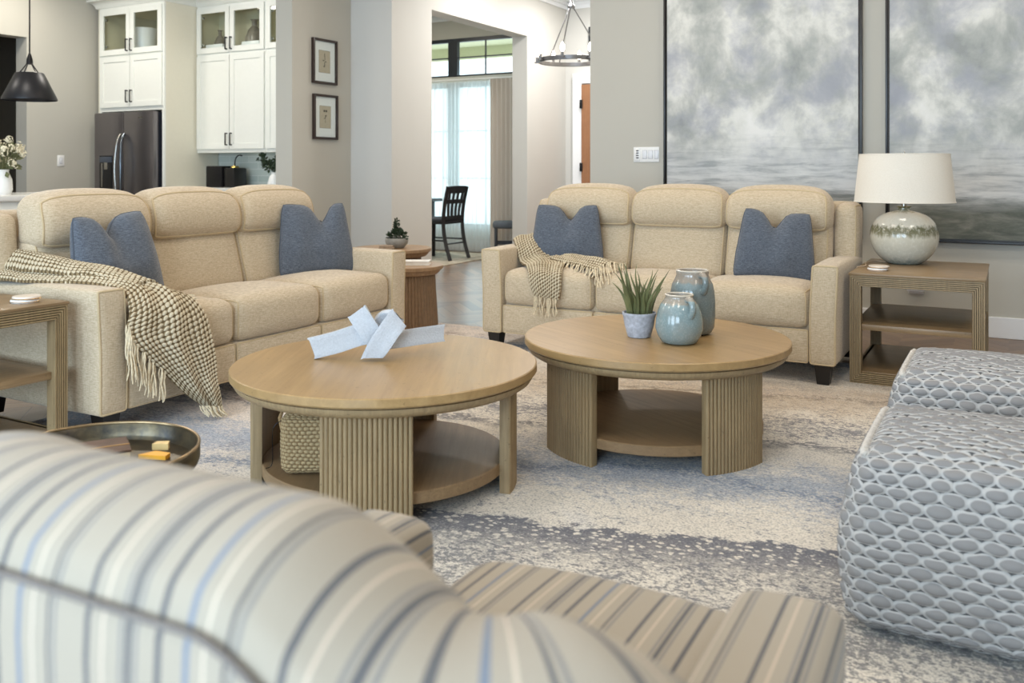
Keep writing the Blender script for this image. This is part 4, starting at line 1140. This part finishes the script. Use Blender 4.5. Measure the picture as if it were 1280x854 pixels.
# ================================================================== KITCHEN
def door_panel(mb, x0, x1, z0, z1, y, glass_=False, st_=.062):
    mb.box(x0, x0+st_, y-.022, y, z0, z1, .0015).box(x1-st_, x1, y-.022, y, z0, z1, .0015).box(x0+st_, x1-st_, y-.022, y, z0, z0+st_, .0015).box(x0+st_, x1-st_, y-.022, y, z1-st_, z1, .0015)
    if not glass_: mb.box(x0+st_, x1-st_, y-.012, y-.004, z0+st_, z1-st_)
def handle(parent, x, zc, y, h=.07):
    MB().box(x-.006, x+.006, y-.056, y-.046, zc-h, zc+h, .002).box(x-.006, x+.006, y-.05, y-.022, zc-h, zc-h+.012).box(x-.006, x+.006, y-.05, y-.022, zc+h-.012, zc+h).build('handle', BLACKM, parent)
def kdoor(parent, x0, x1, z0, z1, y, gl, hx, hz):
    m = MB(); door_panel(m, x0, x1, z0, z1, y, gl); d = m.build('door', CAB, parent, False)
    if gl:
        MB().box(x0+.06, x1-.06, y-.012, y-.009, z0+.06, z1-.06).build('glass_pane', GLASS, d, False)
        hg = MB(); hs = x0+.062 if hx > (x0+x1)/2 else x1-.092
        for z in (z0+.09, z1-.12): hg.box(hs, hs+.03, y+.002, y+.02, z, z+.03, .002)
        hg.build('hinge', CHROME, d)
    handle(d, hx, hz, y)
INN = simple('cabinet_inside', srgb(214, 206, 176), .6, var=.01)
def cab_body(parent, x0, x1, y0, y1, z0, z1, zs, side=CAB, open_from=None):
    """carcass with open compartments between z levels zs"""
    t_ = .02
    m = MB().box(x0, x0+t_, y0, y1, z0, z1).box(x1-t_, x1, y0, y1, z0, z1).box(x0+t_, x1-t_, y1-.01, y1, z0, z1)
    for z in zs: m.box(x0+t_, x1-t_, y0, y1-.01, z-t_/2, z+t_/2)
    m.build('carcass', INN, parent, False)
FX0, FX1, FY = -9.23, -8.14, 6.78
t = thing('pantry_cabinet', 'tall white cabinet surrounding the refrigerator, glass doors on top', 'cabinet', (0, 0, 0))
cab_body(t, FX0+.03, FX1-.03, FY+.03, 7.55, 1.80, 2.97, (1.81, 2.42, 2.96))
MB().box(FX1-.03, FX1, FY+.02, 7.555, 0, 3.0).box(FX0-.05, FX0+.03, FY+.02, 7.555, 0, 3.0).build('side_panel', CABC, t, False)
MB().box(FX0-.0, FX0+.035, FY, FY+.02, 1.78, 3.0).box(FX1-.035, FX1, FY, FY+.02, 0, 3.0).box(FX0, FX0+.035, FY, FY+.02, 0, 1.78).box(FX0+.035, FX1-.035, FY, FY+.02, 2.955, 3.0).box(FX0+.035, FX1-.035, FY, FY+.02, 2.405, 2.43).box(FX0+.035, FX1-.035, FY, FY+.02, 1.785, 1.83).build('face_frame', CAB, t, False)
m = MB()
def cove(m, x0, x1, y0, y1, z, ex=1):
    pr = [(0, 0), (.012, .01), (.016, .03), (.035, .055), (.065, .072), (.09, .078), (.09, .10)]
    vs = []; fs = []
    for o, h in pr: vs += [(x0-o*ex, y1, z+h), (x0-o*ex, y0-o, z+h), (x1+o*ex, y0-o, z+h), (x1+o*ex, y1, z+h)]
    for i in range(len(pr)-1):
        for k in range(3): fs.append((i*4+k, i*4+k+1, (i+1)*4+k+1, (i+1)*4+k))
    e = (len(pr)-1)*4; fs.append((e, e+1, e+2, e+3)); fs.append((3, 2, 1, 0)); m.add(vs, fs)
cove(m, FX0-.05, FX1, FY, 7.55, 2.98)
m.build('crown', CAB, t)
mid = (FX0+FX1)/2
kdoor(t, FX0+.025, mid-.004, 2.43, 2.95, FY, True, mid-.035, 2.53); kdoor(t, mid+.004, FX1-.025, 2.43, 2.95, FY, True, mid+.035, 2.53)
kdoor(t, FX0+.025, mid-.004, 1.83, 2.41, FY, False, mid-.035, 1.95); kdoor(t, mid+.004, FX1-.025, 1.83, 2.41, FY, False, mid+.035, 1.95)
# wall cabinets
def wallcab(label, x0, x1, first, group=None):
    y0 = 7.23; t = thing('wall_cabinet', label, 'cabinet', (0, 0, 0))
    cab_body(t, x0, x1, y0+.02, 7.55, 1.33, 2.97, (1.35, 2.43, 2.96))
    MB().box(x0, x0+.03, y0, y0+.02, 1.31, 2.98).box(x1-.03, x1, y0, y0+.02, 1.31, 2.98).box(x0+.03, x1-.03, y0, y0+.02, 2.40, 2.44).box(x0+.03, x1-.03, y0, y0+.02, 1.31, 1.35).box(x0+.03, x1-.03, y0, y0+.02, 2.95, 2.98).box(x0+.001, x1-.001, y0+.021, 7.55, 1.312, 1.328).build('face_frame', CAB, t, False)
    md = (x0+x1)/2
    for a, b, hx in ((x0+.012, md-.006, md-.035), (md+.006, x1-.012, md+.035)):
        kdoor(t, a, b, 2.435, 2.95, y0, True, hx, 2.53); kdoor(t, a, b, 1.35, 2.405, y0, False, hx, 1.46)
    m = MB()
    cove(m, x0, x1, y0, 7.55, 2.975, 0)
    m.build('crown', CAB, t); return t
wallcab('white shaker wall cabinet next to the refrigerator surround, glass upper doors', -8.13, -7.07, 1)
wallcab('white shaker wall cabinet partly hidden behind the picture wall end', -7.065, -6.0, 2)
# things inside glass cabinets
cx = mid+.31
tag(MB().lathe([(0, 0), (.12, 0), (.135, .01), (.15, .30), (.155, .31), (.145, .31), (.12, .02), (0, .02)], 40).build('stockpot', WHITE, None, loc=(-8.72, FY+.20, 2.431)), 'white tall pot behind glass above the refrigerator', 'pot')
VM = simple('vase_brown', srgb(132, 122, 108), .3, var=.2)
def bottle(label, x, h, s):
    tag(MB().lathe([(0, 0), (.07*s, 0), (.075*s, .02), (.075*s, h*.45), (.05*s, h*.68), (.022*s, h*.8), (.022*s, h*.94), (.035*s, h), (.028*s, h), (0, h*.9)], 32).build('glass_vase', VM, None, loc=(x, 7.43, 2.442)), label, 'vase', 'vases behind the cabinet glass')
bottle('slim tapered vase behind glass, nearer the refrigerator', -7.98, .29, .9); bottle('large bottle-shaped vase behind the second glass door', -7.44, .37, 1.35)
for xx, lb in ((-7.89, 'white box behind the left glass door of the wall cabinet'), (-7.33, 'white box below the large vase behind cabinet glass')):
    tag(MB().box(-.13, .13, -.03, .03, 0, .10, .003).build('storage_box', WHITE, None, loc=(xx, 7.285, 2.442)), lb, 'box', 'white boxes behind cabinet glass')
# base cabinets + counter + backsplash
t = thing('base_cabinet', 'white lower kitchen cabinet run hidden mostly behind the sofa', 'cabinet')
MB().box(-8.13, -5.7, 6.95, 7.55, .1, .88, .002).build('carcass', CAB, t); MB().box(-8.13, -5.7, 7.0, 7.55, 0, .1).build('toe_kick', BLACKW, t, False)
for i in range(4):
    m = MB(); door_panel(m, -8.12+i*.6, -8.12+i*.6+.59, .12, .86, 6.95); d = m.build('door', CAB, t, False); handle(d, -8.12+i*.6+(.54 if i % 2 == 0 else .05), .74, 6.95)
tag(MB().box(-8.135, -5.69, 6.92, 7.555, .88, .92, .004).build('countertop', simple('white_quartz', srgb(226, 226, 222), .2, var=.04, scale=8), None), 'white stone countertop under the wall cabinets', 'countertop')
struct('trim_3', MB().box(-8.13, -5.69, 7.548, 7.56, .92, 1.33), m_tile())
x = px2(283, 10.3)[0]
t = thing('toaster_oven', 'black countertop appliance with gold lid beside the backsplash', 'appliance', (-7.80, 7.33, .92))
MB().box(-.17, .08, -.12, .12, 0, .24, .01).build('housing', BLACKM, t); MB().box(.085, .25, -.10, .10, 0, .22, .02).build('container', BLACKW, t)
MB().lathe([(0, 0), (.05, 0), (.04, .02), (0, .025)], 24, Tm(.16, 0, .22)).build('lid', simple('brass', srgb(170, 150, 90), .3, 1), t)
MB().tube(cat([Vector((.16, 0, .24)), Vector((.17, 0, .32)), Vector((.22, 0, .36)), Vector((.27, 0, .355))], 14), .007, 8).build('spout', BLACKM, t)
t = thing('potted_plant', 'leafy green plant in white vase on the kitchen counter', 'plant', (-7.0, 7.28, .92))
MB().lathe([(0, 0), (.05, 0), (.07, .05), (.05, .12), (.03, .15), (.035, .17), (.028, .17), (0, .1)], 32).build('vase', WHITE, t)
m = MB(); rs = random.Random(8)
for i in range(16):
    a = rs.uniform(0, 6.28); l = rs.uniform(.1, .24); c0 = Vector((0, 0, .16)); e = c0+Vector((math.cos(a)*l*.9, math.sin(a)*l*.4, l*.8)); m.tube([c0, (c0+e)/2+Vector((0, 0, .03)), e], .003, 5); leafball(m, e, .035, 9, rs, .035); leafball(m, (c0+e)/2, .03, 6, rs, .03)
m.build('foliage', LEAFD, t)
# refrigerator
t = thing('refrigerator', 'dark stainless french-door refrigerator with water dispenser', 'refrigerator', (0, 0, 0))
STEEL = simple('black_stainless', srgb(128, 124, 126), .30, .85, var=.06, scale=3); fy = FY-.10
MB().box(-9.17, -8.21, fy+.08, 7.5, .02, 1.76, .004).build('case', simple('fridge_side', srgb(44, 48, 60), .4, .5), t)
fm_ = (-9.17-8.21)/2
dl = MB().box(-9.19, fm_-.004, fy, fy+.075, .62, 1.765, .008).build('door', STEEL, t)
dr = MB().box(fm_+.004, -8.20, fy, fy+.075, .62, 1.765, .008).build('door', STEEL, t)
MB().box(-9.18, -8.20, fy, fy+.075, .05, .61, .008).build('freezer_drawer', STEEL, t)
for d, sx in ((dl, -1), (dr, 1)):
    pts = cat([Vector((fm_+sx*.028, fy-.01, 1.52)), Vector((fm_+sx*.035, fy-.055, 1.42)), Vector((fm_+sx*.05, fy-.075, 1.12)), Vector((fm_+sx*.035, fy-.055, .80)), Vector((fm_+sx*.028, fy-.01, .70))], 24)
    MB().tube(pts, .014, 10).build('handle', CHROME if sx < 0 else simple('handle_dark', srgb(120, 128, 136), .25, 1), d)
dp = MB().box(-9.10, -8.87, fy-.004, fy+.01, .90, 1.28, .004).build('dispenser', simple('dispenser_black', srgb(14, 16, 20), .2), dl)
MB().box(-9.09, -8.88, fy-.008, fy-.003, 1.20, 1.265, .002).build('control_panel', simple('panel_grey', srgb(70, 78, 90), .3), dp)
MB().box(-9.01, -8.95, fy-.012, fy, 1.12, 1.20, .004).build('nozzle', CHROME, dp); MB().box(-9.06, -9.04, fy-.008, fy-.003, .92, 1.19, .002).build('guide', CHROME, dp)
MB().box(-8.44, -8.37, fy-.002, fy, 1.69, 1.705).build('badge', CHROME, dr, False)
# island, vase of flowers, pendant
t = thing('kitchen_island', 'kitchen island with white top behind the left sofa', 'island', (0, 0, 0))
MB().box(-7.55, -6.65, 3.0, 5.1, .1, .88, .004).build('body', CAB, t); MB().box(-7.5, -6.7, 3.05, 5.05, 0, .1).build('plinth', CAB, t, False)
MB().box(-7.6, -6.6, 2.95, 5.15, .88, .92, .004).build('top', simple('white_quartz', srgb(226, 226, 222), .2), t)
x, y = sv((3-640)/1120*7.2, 7.2)
t = thing('flower_vase', 'white hydrangea-like flowers in a vase on the kitchen island', 'flowers', (x, y, .92))
MB().lathe([(0, 0), (.06, 0), (.075, .04), (.07, .12), (.045, .18), (.05, .20), (.04, .20), (0, .12)], 32).build('vase', WHITE, t)
m = MB(); m2 = MB(); rs = random.Random(4)
PET = simple('petals', srgb(234, 226, 200), .7, var=.15, scale=60)
for i in range(34):
    d = Vector((rs.gauss(0, 1), rs.gauss(0, 1), rs.gauss(.3, .8))).normalized(); c = Vector((0, 0, .33))+Vector((d.x*.15, d.y*.15, d.z*.13)); m2.tube([(0, 0, .15), (c*.6+Vector((0, 0, .08)))[:], c[:]], .003, 5)
    for k2 in range(16):
        e = Vector((rs.gauss(0, 1), rs.gauss(0, 1), rs.gauss(0, 1))).normalized(); p = c+e*.026; s = e.orthogonal().normalized()*.010; b = e.cross(s)
        m.add([(p-s)[:], (p-b)[:], (p+s)[:], (p+b)[:], (p+e*.006)[:]], [(0, 1, 4), (1, 2, 4), (2, 3, 4), (3, 0, 4)])
m.build('blossoms', PET, t); leafball(m2, (0, 0, .27), .12, 40, rs, .04); m2.build('stems', LEAF, t)
x, y = sv((37-640)/1120*7.5, 7.5)
t = thing('pendant_lamp', 'black cone pendant lamp hanging over the kitchen island', 'lamp', (x, y, 1.70))
MB().lathe([(.21, .0), (.212, .012), (.11, .225), (.1, .23), (0, .235)] + [(0, .228), (.098, .222), (.20, .008)], 64).build('lamp_shade', simple('pendant_black', srgb(34, 34, 38), .4, .3), t, ang=40)
m = MB()
for a in (0, PI/2, PI, 3*PI/2): m.tube(cat([Vector((.085*math.cos(a), .085*math.sin(a), .228)), Vector((.05*math.cos(a), .05*math.sin(a), .27)), Vector((.022*math.cos(a), .022*math.sin(a), .31)), Vector((.01*math.cos(a), .01*math.sin(a), .35))], 10), .0045, 6)
m.build('yoke', BLACKM, t); MB().lathe([(0, .30), (.026, .30), (.024, .34), (.010, .39), (0, .39)], 20).build('socket', BLACKM, t)
MB().tube([(0, 0, .38), (0, 0, CEILZ-1.70-.02)], .006, 8).build('cord', BLACKM, t); MB().lathe([(0, 0), (.06, 0), (.06, .02), (0, .02)], 24, Tm(0, 0, CEILZ-1.70-.02)).build('canopy', BLACKM, t)

# ================================================================== DINING ROOM
m = MB(); x0c, x1c = -7.9, -5.62
def cur(u, v):
    x = x0c+(x1c-x0c)*u; fr = 1+.6*(u > .85); return (x, 10.30+.028*math.sin(u*2*PI*34)+.012*math.sin(u*2*PI*13+v*2), .03+(2.31-.03)*(1-v))
m.grid(cur, 560, 10); cu_ = m.build('sheer_curtain', m_curtain(), None)
tag(cu_, 'white sheer curtain hanging in front of dining room window', 'curtain')
m = MB()
def cur2(u, v): return (-5.99+.40*u, 10.215+.030*math.sin(u*2*PI*6), .03+(2.32-.03)*(1-v))
m.grid(cur2, 120, 10); t = NT('curtain_side'); t.base(srgb(226, 218, 208), .9); t.b.inputs['Transmission Weight'].default_value = 0
tag(m.build('side_curtain', t.m, None), 'pale taupe folded side curtain right of the sheer curtain', 'curtain')
t = thing('curtain_rod', 'slim curtain rod above the dining room curtains', 'curtain rod', (0, 0, 0)); MB().tube([(-8.0, 10.26, 2.335), (-5.55, 10.26, 2.335)], .012, 10).build('rod', WHITE, t)
for xx in (-7.8, -5.7): MB().box(xx-.01, xx+.01, 10.26, 10.45, 2.33, 2.345).build('bracket', WHITE, t)
BK = simple('chair_black', srgb(30, 30, 34), .4, var=.1)
t = thing('dining_chair', 'black slat-back dining chair seen through the wide opening', 'chair', (-6.02, 9.35, .0105), 0)
def leg(pts, r): MB().tube(cat([Vector(p) for p in pts], 12), r, 4).build('leg', BK, t)
for sy in (-1, 1):
    leg([(.10, sy*.215, .0), (.03, sy*.215, .22), (0, sy*.215, .45), (.02, sy*.215, .68), (.07, sy*.215, .90)], .028)
    leg([(-.42, sy*.20, .0), (-.41, sy*.20, .44)], .022)
MB().box(-.45, .02, -.23, .23, .44, .475, .01).build('seat_frame', BK, t); m = MB(); m.M = Tm(-.215, 0, .49); cushion(m, .44, .44, .04, .018, (0, 0, .01), 10); m.build('seat_pad', simple('seat_grey', srgb(70, 74, 82), .8), t)
m = MB(); m.M = Tm(.06, 0, .862, 0, math.radians(14)); cushion(m, .024, .44, .085, .008, (0, 0, .008), 8); m.build('top_rail', BK, t)
m = MB(); m.M = Tm(.03, 0, .715, 0, math.radians(12)); cushion(m, .022, .42, .055, .008, (0, 0, 0), 8); m.build('middle_rail', BK, t)
m = MB(); m.M = Tm(.008, 0, .51); cushion(m, .02, .42, .06, .008, (0, 0, 0), 8); m.build('lower_rail', BK, t)
for k2 in range(4):
    yy = -.12+.08*k2; MB().tube(cat([Vector((.008, yy, .53)), Vector((.012, yy*1.05, .62)), Vector((.026, yy*1.15, .71)), Vector((.058, yy*1.25, .86))], 12), .019, 4).build('slat', BK, t)
for sy in (-1, 1): MB().tube([(-.41, sy*.2, .24), (.05, sy*.215, .24)], .010, 8).build('stretcher', BK, t)
MB().tube([(.04, -.21, .20), (.04, .21, .20)], .010, 8).build('stretcher', BK, t)
t = thing('dining_table', 'dark dining table edge at the left side of the opening', 'table', (-7.35, 9.15, .0105))
MB().box(-.95, .95, -.50, .55, .70, .74, .008).build('tabletop', BK, t)
for sx in (-1, 1):
    for sy in (-1, 1): MB().box(sx*.85-.04, sx*.85+.04, sy*.42-.04, sy*.42+.04, 0, .70, .006).build('leg', BK, t)
x, y = sv((633-640)/1120*11.25, 11.25)
t = thing('stool', 'black stool with grey padded seat beside the dining curtain', 'stool', (x, y, 0), YAW)
m = MB(); m.M = Tm(0, 0, .43); cushion(m, .34, .34, .08, .03, (0, 0, .01), 10); m.build('seat_pad', simple('stool_pad', srgb(92, 100, 108), .8, var=.1), t)
for a in (-1, 1):
    for b in (-1, 1): MB().box(a*.13-.018, a*.13+.018, b*.13-.018, b*.13+.018, 0, .39, .003).build('leg', BK, t)
for b in (-1, 1): MB().box(-.13, .13, b*.13-.008, b*.13+.008, .19, .215).build('stretcher', BK, t)

# ================================================================== CHANDELIER
x, y = sv((714-640)/1120*9.0, 9.0)
t = thing('chandelier', 'grey ring chandelier with glowing candle bulbs in the foyer', 'chandelier', (x, y, 2.19))
IRON = simple('pewter', srgb(120, 120, 122), .35, .8, var=.1)
R = .325
MB().lathe([(R, 0), (R+.006, .003), (R+.006, .042), (R, .045), (R-.006, .042), (R-.006, .003), (R, 0)], 80).build('ring', IRON, t)
m = MB()
for k2 in range(3):
    a = k2*2*PI/3+.3; m.tube([(R*math.cos(a), R*math.sin(a), .04), (.02*math.cos(a), .02*math.sin(a), .56)], .006, 6)
m.build('rods', IRON, t)
MB().lathe([(0, .55), (.035, .55), (.04, .57), (.02, .60), (.01, .64), (0, .64)], 24).build('hub', IRON, t)
m = MB()
nl_ = 14
for k2 in range(nl_):
    z = .64+k2*.03; m.tube([(.009*math.cos(a)*(k2 % 2), .009*math.cos(a)*((k2+1) % 2), z+.02*math.sin(a)+.015) for a in [2*PI*i/10 for i in range(10)]], .0025, 5, closed=True)
m.build('chain', IRON, t)
BULB = emit('candle_glow', (1, .86, .66, 1), 14)
for k2 in range(8):
    a = k2*PI/4+.2; bx_, by_ = (R+.03)*math.cos(a), (R+.03)*math.sin(a)
    c = MB().tube([(R*math.cos(a), R*math.sin(a), .02), (bx_, by_, .02)], .006, 6).lathe([(0, .01), (.03, .012), (.03, .02), (.014, .022), (.014, .075), (0, .075)], 20, Tm(bx_, by_, 0)).build('candle_cup', IRON, t)
    MB().lathe([(0, .075), (.012, .078), (.022, .10), (.02, .13), (.008, .16), (0, .17)], 16, Tm(bx_, by_, 0)).build('bulb', BULB, c)

# ================================================================== LIGHTS
def area(name, loc, rot, sx, sy, power, col, spread=None):
    l = bpy.data.lights.new(name, 'AREA'); l.shape = 'RECTANGLE'; l.size = sx; l.size_y = sy; l.energy = power; l.color = col
    if spread: l.spread = spread
    o = bpy.data.objects.new(name, l); COL.objects.link(o); o.location = loc; o.rotation_euler = rot; return o
DAY = (.60, .80, 1.0)
# daylight entering the three windows of the back wall (pointing +y)
for xx, pw in ((-5.25, 85), (-2.65, 140), (.05, 175)): area('window_daylight', (xx, -2.98, 1.55), (math.radians(90), 0, 0), 1.9, 2.3, pw, DAY)
# daylight behind the dining curtain (pointing -y)
area('dining_daylight', (-6.9, 10.72, 1.4), (math.radians(-90), 0, 0), 2.4, 2.2, 42, (.55, .86, 1.0))
# recessed ceiling lamps
WARM = (1.0, .88, .74)
def down(x, y, p, r=.09, col=WARM):
    l = bpy.data.lights.new('recessed_light', 'AREA'); l.shape = 'DISK'; l.size = r*2; l.energy = p; l.color = col
    o = bpy.data.objects.new('recessed_light', l); COL.objects.link(o); o.location = (x, y, CEILZ-.02)
for x_ in (-4.0, -2.3, -.6, 1.1):
    for y_ in (1.2, 3.4, 5.4): down(x_, y_, 12.5, .3)
for x_, y_ in ((-8.6, 5.6), (-7.0, 5.9), (-8.2, 3.2), (-6.2, 3.4)): down(x_, y_, 24, .2, (1, .94, .84))
for x_, y_ in ((-4.0, 8.0), (-4.0, 9.5)): down(x_, y_, 46, .25, (1, .97, .94))
for x_, y_ in ((-7.0, 8.8),): down(x_, y_, 30, .25, (1, .92, .80))
w = bpy.data.worlds.new('World'); bpy.context.scene.world = w; w.use_nodes = True
bg = w.node_tree.nodes['Background']; bg.inputs[0].default_value = (.80, .92, 1, 1); bg.inputs[1].default_value = 2.2

# ================================================================== CAMERA
cam = bpy.data.cameras.new('Camera'); co = bpy.data.objects.new('Camera', cam); COL.objects.link(co)
co.location = (0, 0, 1.12); co.rotation_euler = (PI/2, 0, YAW)
cam.sensor_width = 36; cam.lens = 36*1120/1280; cam.shift_y = -215/1280; cam.clip_start = .05
cam.dof.use_dof = True; cam.dof.focus_distance = 3.9; cam.dof.aperture_fstop = 4.1
sc = bpy.context.scene; sc.camera = co
sc.view_settings.view_transform = 'Standard'; sc.view_settings.look = 'None'; sc.view_settings.gamma = 1
sc.view_settings.exposure = 0.0; sc.view_settings.use_curve_mapping = False
